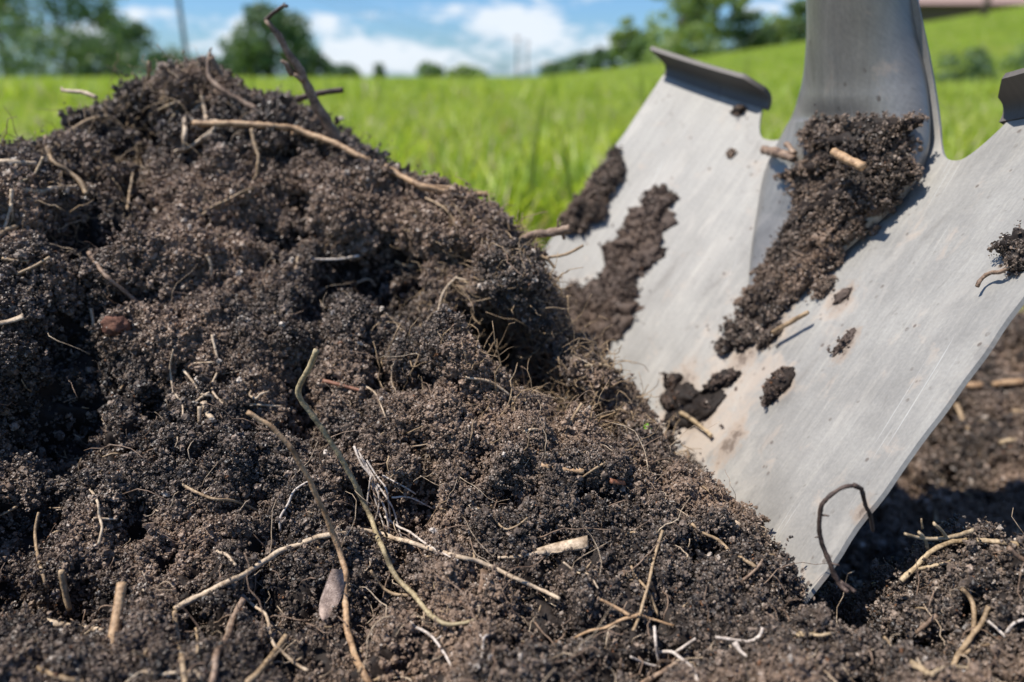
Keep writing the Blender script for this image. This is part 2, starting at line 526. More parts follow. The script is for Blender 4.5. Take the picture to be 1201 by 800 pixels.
def make_collection(name, objs):
    c = bpy.data.collections.new(name)
    for o in objs: c.objects.link(o)
    return c


C_CRUMB = make_collection('crumb_kinds', [crumb_cluster('crumb', 18 + 4 * (i % 4), .00072, .00017, .00058, M_SOIL) for i in range(12)])
C_CLOD = make_collection('clod_kinds', [crumb_cluster('clod', 110 + 30 * (i % 3), .00085, .00022, .00070, M_SOIL, spread_all=True) for i in range(8)])
C_CRUMBMUD = make_collection('mud_crumb_kinds', [crumb_cluster('mud_crumb', 14, .0009, .0004, .0011, M_MUD) for i in range(6)])


def instancer(name, pts, rots, scales, coll, parent=None, kind='stuff'):
    """points with geometry nodes that put one member of coll on each"""
    me = bpy.data.meshes.new(name)
    me.vertices.add(len(pts)); me.vertices.foreach_set('co', np.asarray(pts, np.float32).ravel())
    a = me.attributes.new('rot', 'FLOAT_VECTOR', 'POINT'); a.data.foreach_set('vector', np.asarray(rots, np.float32).ravel())
    a = me.attributes.new('scl', 'FLOAT', 'POINT'); a.data.foreach_set('value', np.asarray(scales, np.float32).ravel())
    a = me.attributes.new('pick', 'INT', 'POINT'); a.data.foreach_set('value', rng.integers(0, len(coll.objects), len(pts)).astype(np.int32))
    o = bpy.data.objects.new(name, me); COL.objects.link(o)
    if parent: o.parent = parent
    ng = bpy.data.node_groups.new(name + '_nodes', 'GeometryNodeTree')
    ng.interface.new_socket('Geometry', in_out='INPUT', socket_type='NodeSocketGeometry')
    ng.interface.new_socket('Geometry', in_out='OUTPUT', socket_type='NodeSocketGeometry')
    t = ng.nodes
    gi, go = t.new('NodeGroupInput'), t.new('NodeGroupOutput')
    ci = t.new('GeometryNodeCollectionInfo'); ci.inputs['Collection'].default_value = coll
    ci.inputs['Separate Children'].default_value = True; ci.inputs['Reset Children'].default_value = True
    iop = t.new('GeometryNodeInstanceOnPoints'); iop.inputs['Pick Instance'].default_value = True
    def attr(nm, ty):
        n = t.new('GeometryNodeInputNamedAttribute'); n.data_type = ty; n.inputs['Name'].default_value = nm; return n.outputs['Attribute']
    L = ng.links.new
    L(gi.outputs[0], iop.inputs['Points']); L(ci.outputs[0], iop.inputs['Instance'])
    L(attr('pick', 'INT'), iop.inputs['Instance Index'])
    e2r = t.new('FunctionNodeEulerToRotation'); L(attr('rot', 'FLOAT_VECTOR'), e2r.inputs[0]); L(e2r.outputs[0], iop.inputs['Rotation'])
    L(attr('scl', 'FLOAT'), iop.inputs['Scale']); L(iop.outputs[0], go.inputs[0])
    md = o.modifiers.new('scatter', 'NODES'); md.node_group = ng
    if kind: o['kind'] = kind
    return o


def rand_rot(n):
    return rng.uniform(0, 2 * math.pi, (n, 3))


# weight by the area of the sheet and by how large it shows
dist = np.sqrt(P2[:, 0] ** 2 + P2[:, 1] ** 2 + (P2[:, 2] - CAM_H) ** 2)
infr = (P2[:, 1] > .06) & (P2[:, 1] < .66) & (np.abs(P2[:, 0]) < .80 * P2[:, 1] + .05)
w8 = cellarea * np.where(infr, np.clip((.23 / dist) ** 1.5, .25, 2.2), .10)
w8 *= np.clip(1 + d * 90, .25, 1.8)
w8[(P2[:, 1] > .40) & (P2[:, 0] < .06)] *= .3
# ------------------------------------------------------------------ roots, stems and straw
def hit(px, py):
    dr = cam_dir(px, py).normalized()
    loc, nn, i, dd = SOIL.ray_cast(Vector((0, 0, CAM_H)), dr, 2.0)
    if loc is None: return None
    if nn.dot(dr) > 0: nn = -nn
    return loc, nn, dd


def catmull(P_, R_, step):
    P_ = [np.array(p, float) for p in P_]
    out, rad = [], []
    Q_ = [2 * P_[0] - P_[1]] + P_ + [2 * P_[-1] - P_[-2]]
    for i in range(len(P_) - 1):
        a, b, c, d_ = Q_[i:i + 4]
        n = max(2, int(np.linalg.norm(c - b) / step))
        for k in range(n):
            t = k / n
            out.append(.5 * ((2 * b) + (-a + c) * t + (2 * a - 5 * b + 4 * c - d_) * t * t + (-a + 3 * b - 3 * c + d_) * t ** 3))
            rad.append(R_[i] * (1 - t) + R_[i + 1] * t)
    out.append(P_[-1]); rad.append(R_[-1])
    return np.array(out), np.array(rad)


def tube_arrays(pts, rad, sides=8, rough=.18, flat=1.0, seed=0.0):
    n = len(pts)
    T = np.gradient(pts, axis=0); T /= np.linalg.norm(T, axis=1)[:, None] + 1e-12
    up = np.array((.13, -.6, .78)); fr = np.cross(T[0], up); fr /= np.linalg.norm(fr)
    V = []
    for i in range(n):
        fr = fr - T[i] * fr.dot(T[i]); fr /= np.linalg.norm(fr) + 1e-12
        b = np.cross(T[i], fr)
        for k in range(sides):
            a = 2 * math.pi * k / sides
            V.append(pts[i] + (fr * math.cos(a) + b * math.sin(a) * flat) * rad[i])
    V = np.array(V)
    c = np.repeat(pts, sides, 0)
    rr = np.repeat(rad, sides)[:, None]
    nz = gnoise(V / (rr.mean() * 2.6) + seed) + .5 * gnoise(V / (rr.mean() * 1.1) + seed)
    V = c + (V - c) * (1 + rough * 1.6 * nz[:, None])
    F_ = []
    for i in range(n - 1):
        for k in range(sides):
            a, b = i * sides + k, i * sides + (k + 1) % sides
            F_.append((a, b, b + sides, a + sides))
    F_.append(tuple(range(sides))[::-1]); F_.append(tuple(range((n - 1) * sides, n * sides)))
    return V, F_


def lay(path, wpx, wob=0.0, lift=None, seed=0, step_px=7):
    """follow the soil surface under a path given in photo pixels; entries may carry a depth of their own"""
    dens = []
    for i in range(len(path) - 1):
        a, b = path[i], path[i + 1]
        L_ = math.hypot(b[0] - a[0], b[1] - a[1]); n = max(1, int(L_ / 16))
        for k in range(n):
            t = k / n
            Ya = a[2] if len(a) > 2 else None; Yb = b[2] if len(b) > 2 else None
            Y = Ya + (Yb - Ya) * t if (Ya and Yb) else (Ya if k == 0 else None)
            dens.append((a[0] + (b[0] - a[0]) * t, a[1] + (b[1] - a[1]) * t, Y))
    b = path[-1]
    dens.append((b[0], b[1], b[2] if len(b) > 2 else None))
    r = random.Random(seed)
    if wob:
        dens = [(p[0] + r.gauss(0, wob), p[1] + r.gauss(0, wob), p[2]) for p in dens]
    dep = []
    for (px, py, Y) in dens:
        if Y: dep.append((Y, 0)); continue
        h = hit(px, py)
        dep.append((h[0].y, 1) if h else (None, 0))
    ys_ = [q[0] for q in dep]
    fl = [v for v in ys_ if v]
    ys_ = [v if (v and v < min(fl) + .045) else None for v in ys_]
    ok = [i for i, v in enumerate(ys_) if v]
    for i in range(len(ys_)):
        if ys_[i] is None:
            ys_[i] = ys_[min(ok, key=lambda j: abs(j - i))] if ok else .3
    sm = ys_[:]
    for _ in range(2):                                # a stiff root bridges small gaps
        sm = [min(sm[i], (sm[max(i - 1, 0)] + sm[i] + sm[min(i + 1, len(sm) - 1)]) / 3) if not dens[i][2] else sm[i] for i in range(len(sm))]
    pts, rad = [], []
    n = len(dens)
    ld = lambda dd: max(1.0, dd / .20)
    for i, (px, py, Y) in enumerate(dens):
        w = wpx if not isinstance(wpx, (tuple, list)) else wpx[0] + (wpx[1] - wpx[0]) * i / max(1, n - 1)
        d_ = cam_dir(px, py); dd = sm[i] / d_.y * d_.length
        rr = w / 2 / 867.0 * dd
        up = (lift if lift is not None else .0026) * ld(dd) + rr * .7 if not Y else 0
        dd2 = dd - up                                 # toward the viewer by the crumb layer
        p = Vector((0, 0, CAM_H)) + d_.normalized() * dd2
        pts.append(np.array(p)); rad.append(rr)
    return pts, rad


ROOTPTS = []


def root(name, label, cat, mat, path, w, branches=(), wob=.8, lift=None, rough=.24, flat=1.0, group=None, sides=8, ends=True):
    w = tuple(q * (.87 if q > 3 else .95) for q in w); branches = [(a_, tuple(q * .87 for q in b_)) for a_, b_ in branches]
    if mat == 'gold':
        w = tuple(q * .88 for q in w); flat = flat * .7; rough = max(rough, .3)
    seed = abs(hash_s(label + str(path[0])))
    V, F_, off = [], [], 0
    pieces = [(path, w)] + list(branches)
    for j, (pp, ww) in enumerate(pieces):
        pts, rad = lay(pp, ww, wob, lift, seed + j)
        c, r_ = catmull(pts, rad, max(.0008, rad[0] * .9))
        v, f = tube_arrays(c, r_, sides, rough, flat, seed % 97)
        ROOTPTS.extend(zip(c.tolist(), r_.tolist()))
        V.append(v); F_ += [tuple(i + off for i in q) for q in f]; off += len(v)
    V = np.concatenate(V)
    o = mesh_obj(name, V, F_, RM[mat])
    tag(o, label, cat, group)
    return o


def hash_s(s):
    h = 7
    for ch in s: h = (h * 31 + ord(ch)) & 0xffffff
    return h


ROOTS = [
    # name, label, category, material, path, width px, branches
    ('plant_stem', 'long olive stem lying down the front of the heap, its cut end uppermost', 'stem', 'olive',
     [(370, 410), (362, 432), (352, 455), (352, 468), (368, 490), (395, 530), (420, 572), (436, 612), (448, 645), (470, 682), (508, 724)], (7.5, 6), [], dict(wob=.7, lift=.0042, rough=.3)),
    ('dead_root', 'short olive root at the foot of the long olive stem', 'root', 'olive', [(508, 724), (525, 732), (545, 731), (556, 727)], (6, 4), []),
    ('plant_stem', 'orange-brown bent stem left of the olive stem, running off the bottom of the heap', 'stem', 'orange',
     [(289, 482), (318, 500), (342, 526), (362, 562), (380, 600), (396, 640), (405, 672), (405, 700), (408, 740), (418, 775), (436, 805)], (6, 8.5), [], dict(wob=.5, lift=.0025)),
    ('long_root', 'long pale root winding across the front of the heap under both stems', 'root', 'pale',
     [(204, 716), (238, 697), (285, 674), (330, 646), (372, 630), (420, 623), (446, 626), (500, 643), (560, 658), (585, 670), (625, 688), (656, 703)], (7.5, 5), [], dict(lift=.0042)),
    ('dead_root', 'pale root hanging from the left end of the long winding root', 'root', 'tan', [(204, 716), (208, 742), (214, 775), (217, 805)], (6, 6.5), []),
    ('twig', 'straight thick orange-brown twig standing at the bottom left', 'twig', 'orange', [(143, 684, .146), (134, 742, .137), (124, 806, .128)], (11, 14), [], dict(wob=0, rough=.07)),
    ('twig', 'short cream twig lying left of the thick orange-brown twig', 'twig', 'pale', [(47, 728), (82, 735), (121, 739)], (8, 5.5), [], dict(wob=.2, rough=.08)),
    ('twig', 'dull grey-tan stub above the short cream twig', 'twig', 'tan', [(71, 668), (76, 692), (81, 716)], (7, 6), []),
    ('dead_root', 'pale stubby root pointing up at the bottom edge right of the orange twig', 'root', 'tan', [(336, 747), (314, 774), (290, 803)], (8, 8), []),
    ('dead_root', 'dark brown crooked root below the long pale root', 'root', 'brown', [(286, 700), (272, 728), (268, 745), (254, 768), (250, 803)], (9, 8), [([(262, 752), (280, 745)], (4, 2))]),
    ('rootlet', 'thin wiry rootlet forking beside the dark brown crooked root', 'rootlet', 'pale', [(287, 700), (312, 722), (321, 752), (345, 778), (362, 788)], (3, 4), [([(345, 778), (354, 770)], (3, 2)), ([(306, 745), (311, 733)], (2, 2))]),
    ('root_tuft', 'wisp of whitish hair roots above the crossing of the two long stems', 'root tuft', 'white',
     [(414, 524), (436, 560), (452, 600), (458, 628)], (3, 2.5), [([(418, 528), (446, 572), (462, 600), (470, 632)], (3, 2)), ([(424, 535), (440, 565), (444, 590), (440, 612)], (3, 2)),
      ([(430, 540), (452, 575), (458, 610)], (2.5, 2)), ([(436, 556), (440, 586), (452, 622)], (2.5, 2)), ([(452, 606), (480, 625), (510, 645), (538, 658)], (3, 3)),
      ([(450, 556), (475, 572), (488, 580)], (2, 2)), ([(460, 584), (482, 584), (508, 596)], (2.5, 2)), ([(435, 560), (432, 590), (436, 600)], (2, 2))]),
    ('straw_piece', 'thick broken piece of pale straw lying right of the centre', 'straw', 'pale', [(690, 636), (665, 641), (632, 648)], (17, 11), [([(640, 646), (610, 652), (585, 655)], (6, 3))], dict(flat=.5, rough=.25)),
    ('woody_root', 'thick woody brown root leaning up from the ridge into the sky', 'root', 'brown',
     [(398, 168, .338), (382, 142, .335), (362, 105, .333), (352, 84, .332), (340, 64, .331), (326, 42, .330), (312, 23, .329)], (16, 6),
     [([(345, 88, .331), (334, 76, .329), (329, 72, .328)], (9, 4)), ([(355, 96, .331), (346, 88, .329)], (8, 5)), ([(358, 88, .333), (349, 76, .334)], (7, 4))], dict(wob=.6, rough=.42)),
    ('root_tip', 'thin black root tip bent at the top of the woody root', 'root tip', 'dark', [(311, 24, .329), (320, 16, .328), (333, 7, .327), (338, 8, .327)], (5, 3), [([(331, 8, .327), (334, 3, .327)], (3, 1.5))], dict(wob=.3)),
    ('dead_root', 'short dark root stub with a pale end behind the woody root', 'root', 'dark', [(345, 116, .342), (365, 112, .345), (382, 107, .347), (401, 106, .349)], (8, 6), []),
    ('dead_root', 'purplish brown root hooked over the peak of the heap', 'root', 'brown', [(247, 62, .352), (243, 78, .350), (246, 92, .348), (262, 106), (282, 117), (300, 129)], (5, 7), [([(248, 70, .351), (256, 82, .351), (263, 92, .351)], (7, 4)), ([(247, 62, .352), (249, 55, .352)], (3, 1))], dict(rough=.3)),
    ('long_root', 'long golden brown root lying along the right shoulder of the heap', 'root', 'orange',
     [(228, 146), (258, 145), (300, 146), (345, 152), (380, 163), (420, 181), (455, 199), (492, 217), (530, 227), (570, 228)], (7.5, 8), [([(492, 217), (520, 221), (545, 219)], (5, 3)), ([(345, 151), (340, 162)], (3, 2))], dict(rough=.28, lift=.0048)),
    ('dead_root', 'brown root curling down below the end of the golden brown root', 'root', 'brown', [(540, 226), (565, 238), (585, 254), (606, 268)], (5, 4), []),
    ('rootlet', 'thin white rootlet on the brow of the heap under the golden brown root', 'rootlet', 'white', [(548, 252), (572, 256), (596, 254)], (3, 3), []),
    ('dead_root', 'pale curly root on the peak of the heap', 'root', 'pale', [(237, 113), (239, 128), (242, 138), (254, 141), (258, 147), (246, 158), (226, 172)], (5, 4.5), []),
    ('dead_root', 'pale forked root hanging left of the curly root', 'root', 'pale', [(216, 138), (218, 158), (217, 178)], (5, 5.5), [([(236, 122), (226, 132), (222, 142)], (4, 4)), ([(216, 138), (212, 137)], (4, 3))]),
    ('straw_piece', 'golden straw stalk lying steeply down left of the forked root', 'straw', 'gold', [(206, 133), (194, 148), (183, 158)], (5, 4), []),
    ('straw_piece', 'thin golden straw pointing at the curly root from the left', 'straw', 'gold', [(210, 119), (198, 124), (186, 128)], (4, 3), []),
    ('twig', 'pale twig with a forked tip jutting out of the left side of the peak', 'twig', 'pale', [(72, 106, .344), (80, 107, .343), (97, 109, .341), (113, 114, .338)], (3, 5), [([(76, 107, .344), (71, 102, .344)], (2.5, 2))], dict(wob=.3)),
    ('twig', 'small knobbly twig standing up on the top left of the peak', 'twig', 'tan', [(175, 72, .352), (175, 82, .352), (173, 93, .352)], (5, 3), [], dict(rough=.4)),
    ('dead_root', 'pinkish root arching over the left shoulder of the heap', 'root', 'tan', [(53, 160, .322), (57, 178), (64, 190), (82, 202), (94, 213), (101, 230)], (4, 6), []),
    ('straw_piece', 'dry grass root edging the left flank below the peak', 'straw', 'tan', [(66, 160, .330), (84, 153), (100, 142), (115, 137), (130, 137)], (5, 4), []),
    ('dead_root', 'cream root lying level along the left edge above a tangle', 'root', 'pale', [(-8, 190), (15, 190), (42, 193)], (8, 6), []),
    ('dead_root', 'cream root tented over the tangle at the left edge', 'root', 'pale', [(22, 215), (38, 206), (52, 201), (65, 211), (75, 221)], (6, 5), []),
    ('dead_root', 'cream wavy root under the tented root at the left edge', 'root', 'pale', [(-6, 219), (18, 220), (48, 225), (62, 222), (86, 219)], (7, 5), []),
    ('rootlet', 'crossing rootlets in the tangle at the left edge', 'rootlet', 'tan', [(0, 196), (10, 206), (15, 215)], (4, 3), [([(18, 194), (13, 208), (2, 216)], (4, 3)), ([(8, 176), (13, 188), (18, 196)], (2.5, 3)), ([(0, 208), (14, 204)], (3, 3))]),
    ('rootlet', 'forked rootlet hanging below the tangle at the left edge', 'rootlet', 'pale', [(14, 222), (15, 240), (8, 256), (4, 274)], (4, 3), [([(14, 240), (14, 258), (10, 266)], (3, 2))]),
    ('dead_root', 'tan root lying slantwise at the left edge beneath the hanging rootlet', 'root', 'tan', [(-6, 278), (8, 272), (22, 265)], (6, 5), []),
    ('rootlet', 'thin level rootlet at the left edge below the big dark hollow', 'rootlet', 'tan', [(2, 303), (18, 305), (34, 307)], (3.5, 3), []),
    ('rootlet', 'thin rootlet slanting up to the right beside the thin level one', 'rootlet', 'tan', [(20, 322), (40, 311), (59, 302)], (3.5, 3), []),
    ('dead_root', 'pale flat root flake on the left edge of the heap', 'root', 'pale', [(-4, 380), (12, 378), (27, 371)], (6, 9), [], dict(flat=.5)),
    ('long_root', 'dull brown root in the furrow above the reddish pebble', 'root', 'brown', [(105, 296), (122, 322), (142, 340), (164, 356), (180, 362), (196, 371)], (5, 3.5), []),
    ('rootlet', 'thin pink rootlet hanging over the dark pit on the upper left', 'rootlet', 'tan', [(156, 202), (153, 226), (148, 248)], (3, 3.5), []),
    ('rootlet', 'pale bent rootlet above the middle of the upper slope', 'rootlet', 'pale', [(242, 299), (247, 308), (248, 326)], (5, 3.5), []),
    ('rootlet', 'short pale rootlet lying in the hollow right of the pebble', 'rootlet', 'pale', [(107, 362), (109, 378), (108, 392)], (4, 3), []),
    ('dead_root', 'tan curved root on the upper slope below the golden brown root', 'root', 'tan', [(234, 253), (250, 242), (268, 235), (286, 225), (300, 220)], (3.5, 3.5), []),
    ('dead_root', 'hairy twisted root descending from the golden brown root', 'root', 'tan', [(295, 152), (298, 168), (303, 186), (300, 205), (291, 219)], (5, 4), [([(303, 190), (300, 222)], (3, 2))], dict(rough=.45)),
    ('rootlet', 'thin silvery rootlet drawn level across the shaded hollow', 'rootlet', 'white', [(348, 300), (370, 302), (398, 303), (422, 300)], (2.5, 3.5), []),
    ('rootlet', 'thin rootlet hanging down the shaded hollow from the silvery one', 'rootlet', 'tan', [(348, 302), (347, 322), (352, 340), (355, 360)], (2.5, 3), []),
    ('rootlet', 'fine forked rootlet curving down the right of the shaded hollow', 'rootlet', 'pale', [(536, 325), (524, 335), (518, 350), (513, 372)], (3, 2.5), [([(536, 325), (548, 330)], (2, 2))]),
    ('rootlet', 'short pale stick in the brown crumbly brow at the right of the heap', 'rootlet', 'tan', [(546, 331), (556, 333), (563, 337)], (5, 4), []),
    ('rootlet', 'bright hook of root above the left of the shaded hollow', 'rootlet', 'pale', [(418, 332), (432, 327), (440, 335)], (3, 2.5), []),
    ('rootlet', 'two tone rootlet near the brow crossing pinkish crumbs', 'rootlet', 'tan', [(463, 306), (474, 311), (485, 313)], (4, 3), []),
    ('dead_root', 'reddish brown root sliver right of the olive stem top', 'root', 'red', [(379, 446), (400, 451), (424, 458)], (6, 4), []),
    ('rootlet', 'pale curl of root between the tops of the two stems', 'rootlet', 'pale', [(296, 458), (294, 463), (300, 467), (305, 461), (314, 460)], (3.5, 3), []),
    ('rootlet', 'thin level rootlet joining the tops of the two stems', 'rootlet', 'pale', [(287, 474), (305, 474), (330, 476)], (2.5, 2.5), []),
    ('root_tuft', 'branching bunch of fine pale roots left of the stems', 'root tuft', 'pale',
     [(248, 392), (252, 412), (256, 432), (250, 450), (250, 462), (266, 478)], (3, 2.5),
     [([(204, 410), (200, 430), (202, 448), (203, 462)], (2.5, 2.5)), ([(215, 433), (228, 448), (236, 462), (248, 464), (250, 475)], (3, 3)),
      ([(213, 470), (226, 473), (238, 466), (246, 462)], (4, 3)), ([(234, 478), (234, 498)], (6, 4)), ([(238, 472), (244, 484), (249, 492)], (8, 6)), ([(206, 462), (214, 474), (214, 486)], (2.5, 2)), ([(225, 426), (248, 425)], (2.5, 2))]),
    ('rootlet', 'thin long rootlet bowing down the left of the heap', 'rootlet', 'tan', [(45, 602), (40, 622), (43, 645), (50, 670), (56, 690)], (3, 3.5), []),
    ('rootlet', 'pale crooked rootlet hanging at the middle left', 'rootlet', 'pale', [(92, 560), (106, 574), (116, 590), (116, 606), (119, 620), (116, 638)], (2.5, 3), [([(108, 607), (122, 608), (138, 608)], (3, 2.5))]),
    ('rootlet', 'thin white rootlet bent like an elbow beside the orange-brown stem', 'rootlet', 'white', [(365, 562), (346, 574), (338, 590), (330, 606), (329, 622)], (2.5, 3), [([(331, 590), (344, 602)], (3, 2.5))]),
    ('rootlet', 'brown rootlet arching from the left towards the orange-brown stem', 'rootlet', 'tan', [(214, 566), (232, 578), (252, 584), (272, 587), (290, 594), (303, 600)], (4, 3), []),
    ('rootlet', 'short pale rootlet lying above the long winding root', 'rootlet', 'pale', [(254, 646), (266, 652), (277, 663)], (4, 3), []),
    ('rootlet', 'thin rootlet dangling into the dark pit at the bottom left', 'rootlet', 'tan', [(229, 736), (234, 756), (244, 776)], (3, 2.5), []),
    ('rootlet', 'pale level rootlet at the bottom edge below the long winding root', 'rootlet', 'pale', [(168, 787), (188, 791), (210, 788), (232, 788)], (4, 3), [([(232, 788), (238, 800)], (4, 3))]),
    ('dead_root', 'pale frayed root in the bottom left corner', 'root', 'tan', [(34, 776), (52, 788), (74, 795), (100, 803)], (5, 6), [], dict(rough=.4)),
    ('rootlet', 'brown curved rootlet branching left from the olive stem near its foot', 'rootlet', 'tan', [(434, 668), (448, 690), (462, 697), (480, 698)], (3, 4.5), []),
    ('rootlet', 'thin white rootlet trailing down below the foot of the olive stem', 'rootlet', 'white', [(486, 735), (500, 742), (512, 752), (524, 772), (534, 803)], (4, 2.5), [([(510, 750), (518, 746)], (2, 2)), ([(486, 735), (480, 726)], (3, 2))]),
    ('rootlet', 'small white forked rootlet right of the trailing one', 'rootlet', 'white', [(581, 743), (568, 748), (565, 765), (562, 784)], (3.5, 3), [([(568, 750), (563, 743)], (2, 2))]),
    ('bark_flake', 'small reddish brown bark flake hanging under the long pale root', 'bark flake', 'brown', [(568, 670), (566, 680), (562, 694)], (12, 4), [], dict(flat=.35)),
    ('bark_flake', 'rusty orange crumbling root piece in the upper middle', 'root', 'orange', [(634, 546), (655, 550), (686, 553)], (7, 7), [], dict(rough=.5)),
    ('bark_flake', 'small rusty flake right of the crumbling root piece', 'bark flake', 'red', [(716, 564), (732, 567)], (8, 6), [], dict(flat=.5)),
    ('straw_piece', 'thin grey straw leaning in the soil right of the rusty root piece', 'straw', 'tan', [(710, 542), (696, 552), (684, 560)], (3, 2.5), []),
    ('dead_root', 'golden root branch reaching left from the foot of the leaning straw', 'root', 'orange', [(673, 749), (692, 740), (708, 736), (730, 728), (748, 722)], (3.5, 4.5), [([(704, 704), (722, 712), (738, 722)], (3.5, 5)), ([(748, 722), (772, 728), (790, 734)], (4, 3))]),
    ('straw_piece', 'long thin dry stalk leaning in the lower middle', 'straw', 'tan', [(777, 622), (769, 650), (760, 686), (750, 722), (743, 740)], (4, 4), [], dict(wob=.2, lift=.003)),
    ('rootlet', 'crooked thin rootlet passing behind the leaning stalk', 'rootlet', 'tan', [(740, 664), (748, 680), (760, 694), (768, 712), (772, 722)], (3.5, 3), [([(738, 668), (736, 678), (748, 682)], (2.5, 2))]),
    ('rootlet', 'white rootlet hooked below the leaning stalk', 'rootlet', 'white', [(766, 736), (768, 752), (771, 766), (773, 778)], (4, 3.5), [([(773, 766), (788, 765), (800, 772), (812, 784), (818, 800)], (4, 4)), ([(792, 765), (804, 757), (814, 749)], (4, 3)), ([(738, 770), (756, 778), (773, 782)], (3, 3))]),
    ('twig', 'brown twig poking up from the bottom edge under the white hooked rootlet', 'twig', 'brown', [(800, 773), (778, 786), (752, 803)], (5, 7), []),
    ('rootlet', 'white rootlet arched over the crumbs at the bottom centre right', 'rootlet', 'white', [(839, 749), (858, 750), (880, 753), (892, 745), (895, 735)], (3.5, 4), [([(862, 752), (868, 762), (878, 770)], (7, 3))]),
    ('dead_root', 'pale tan root descending the right shoulder beside the blade', 'root', 'tan', [(808, 612), (824, 624), (842, 634), (856, 646), (886, 665)], (4, 4.5), []),
    ('rootlet', 'dark rootlet crossing the right shoulder towards the blade', 'rootlet', 'brown', [(862, 685), (876, 678), (888, 665), (896, 652)], (4, 3), []),
    ('bark_flake', 'cream straw chip standing against the blade at the soil line', 'straw', 'pale', [(866, 612), (861, 620)], (10, 7), [], dict(flat=.5)),
    ('straw_piece', 'pale straw scraps at the soil edge beside the tip of the blade', 'straw', 'gold', [(893, 652), (908, 656), (924, 656)], (7, 6), [], dict(flat=.5, rough=.4)),
    ('straw_piece', 'golden split straw lying in front of the blade tip', 'straw', 'gold', [(930, 745), (952, 744), (975, 735), (986, 733)], (5, 4), [([(934, 742), (960, 745), (980, 742)], (4, 3))]),
    ('straw_piece', 'small brown straw left of the golden split straw', 'straw', 'orange', [(904, 731), (918, 735), (932, 740)], (5, 4), []),
    ('straw_piece', 'stubby yellow straw at the foot of the looped root', 'straw', 'gold', [(959, 694), (968, 695), (982, 696)], (6, 6), []),
    ('looped_root', 'dark reddish root standing in a loop in front of the blade edge', 'root', 'dark',
     [(994, 694, .150), (984, 684, .152), (974, 664, .153), (964, 640, .154), (960, 615, .154), (965, 592, .154), (980, 577, .154), (996, 571, .154), (1010, 575, .155), (1014, 592, .156), (1020, 606, .157), (1023, 622, .158)], (6, 4.5),
     [([(961, 632, .154), (955, 630, .153)], (2.5, 1)), ([(963, 603, .154), (972, 606, .153)], (3, 1.5)), ([(1010, 573, .155), (1000, 570, .154)], (6, 5)), ([(1012, 576, .155), (1012, 588, .156)], (6, 4)), ([(972, 660, .153), (984, 664, .152)], (3, 2)), ([(968, 590, .154), (972, 585, .153)], (2.5, 1)), ([(984, 684, .152), (996, 690, .152), (1004, 694, .151)], (6, 5))], dict(wob=.7, rough=.35)),
    ('straw_piece', 'long golden straw bowed over the top left of the small heap', 'straw', 'gold', [(1056, 682), (1070, 668), (1088, 652), (1110, 640), (1134, 632)], (7, 6), []),
    ('straw_piece', 'golden straw bowed over the crest of the small heap at the right edge', 'straw', 'gold', [(1146, 633), (1170, 635), (1192, 639), (1210, 642)], (6, 6), []),
    ('straw_piece', 'straight straw jutting left over the dark hollow from the small heap', 'straw', 'gold', [(1062, 628, .158), (1085, 631, .161), (1112, 631, .164), (1128, 626, .166), (1142, 622, .168)], (4, 6), [([(1112, 631, .164), (1104, 622, .163), (1095, 614, .162)], (5, 4)), ([(1088, 644, .162), (1084, 632, .161), (1077, 624, .160)], (5, 4)), ([(1082, 620, .160), (1081, 608, .160)], (3, 2))]),
    ('straw_piece', 'short golden straw below the bowed one on the small heap', 'straw', 'gold', [(1078, 668), (1100, 663), (1118, 658), (1138, 650)], (4, 5), []),
    ('straw_piece', 'golden spike standing on the small heap at the right edge', 'straw', 'tan', [(1190, 636), (1192, 624), (1195, 615)], (6, 3), []),
    ('dead_root', 'brown root lying under the straw at the right edge of the small heap', 'root', 'brown', [(1182, 642), (1194, 652), (1206, 658)], (5, 6), []),
    ('dead_root', 'pale root hanging down the middle of the small heap', 'root', 'tan', [(1128, 690), (1136, 702), (1141, 720), (1141, 742)], (5, 5), []),
    ('dead_root', 'pale forked root down the right of the small heap', 'root', 'tan', [(1159, 711), (1152, 730), (1138, 748), (1124, 768), (1118, 785)], (5, 6), [([(1128, 770), (1142, 760), (1160, 757)], (4, 3))]),
    ('straw_piece', 'golden straw curl at the bottom of the small heap', 'straw', 'gold', [(1092, 792), (1102, 784), (1120, 782), (1150, 786)], (6, 5), []),
    ('straw_piece', 'stout pale straw chip at the bottom of the small heap', 'straw', 'gold', [(1066, 778), (1078, 784), (1088, 790)], (10, 7), [], dict(flat=.6)),
    ('dead_root', 'short brown root on the left slope of the small heap', 'root', 'brown', [(1051, 756), (1065, 750), (1080, 738), (1098, 720)], (4, 5), []),
    ('rootlet', 'fine arched rootlets at the right edge of the small heap', 'rootlet', 'white', [(1180, 742), (1190, 730), (1201, 728)], (3, 2.5), [([(1158, 728), (1170, 738), (1180, 748)], (3, 3))]),
    ('dead_root', 'orange root piece lying on the sunlit bare soil behind the blade edge', 'root', 'orange', [(1134, 453), (1150, 452)], (9, 9), []),
    ('dead_root', 'pale orange root lying on the bare soil at the right edge', 'root', 'orange', [(1166, 451), (1182, 450), (1199, 449)], (7, 9), []),
    ('dead_root', 'thin tan root on the bare soil at the right edge, lower than the orange ones', 'root', 'tan', [(1188, 484), (1206, 482)], (6, 6), []),
    ('knobbly_root', 'brown knobbly root poking out of the right shoulder before the blade', 'root', 'brown',
     [(606, 283, .282), (622, 277, .280), (640, 274, .279), (656, 271, .279), (668, 268, .279)], (7, 13), [([(655, 268, .279), (654, 257, .279)], (3, 1.5)), ([(660, 272, .279), (662, 282, .279)], (7, 4)), ([(625, 278, .280), (618, 290, .280)], (4, 3))], dict(rough=.5)),
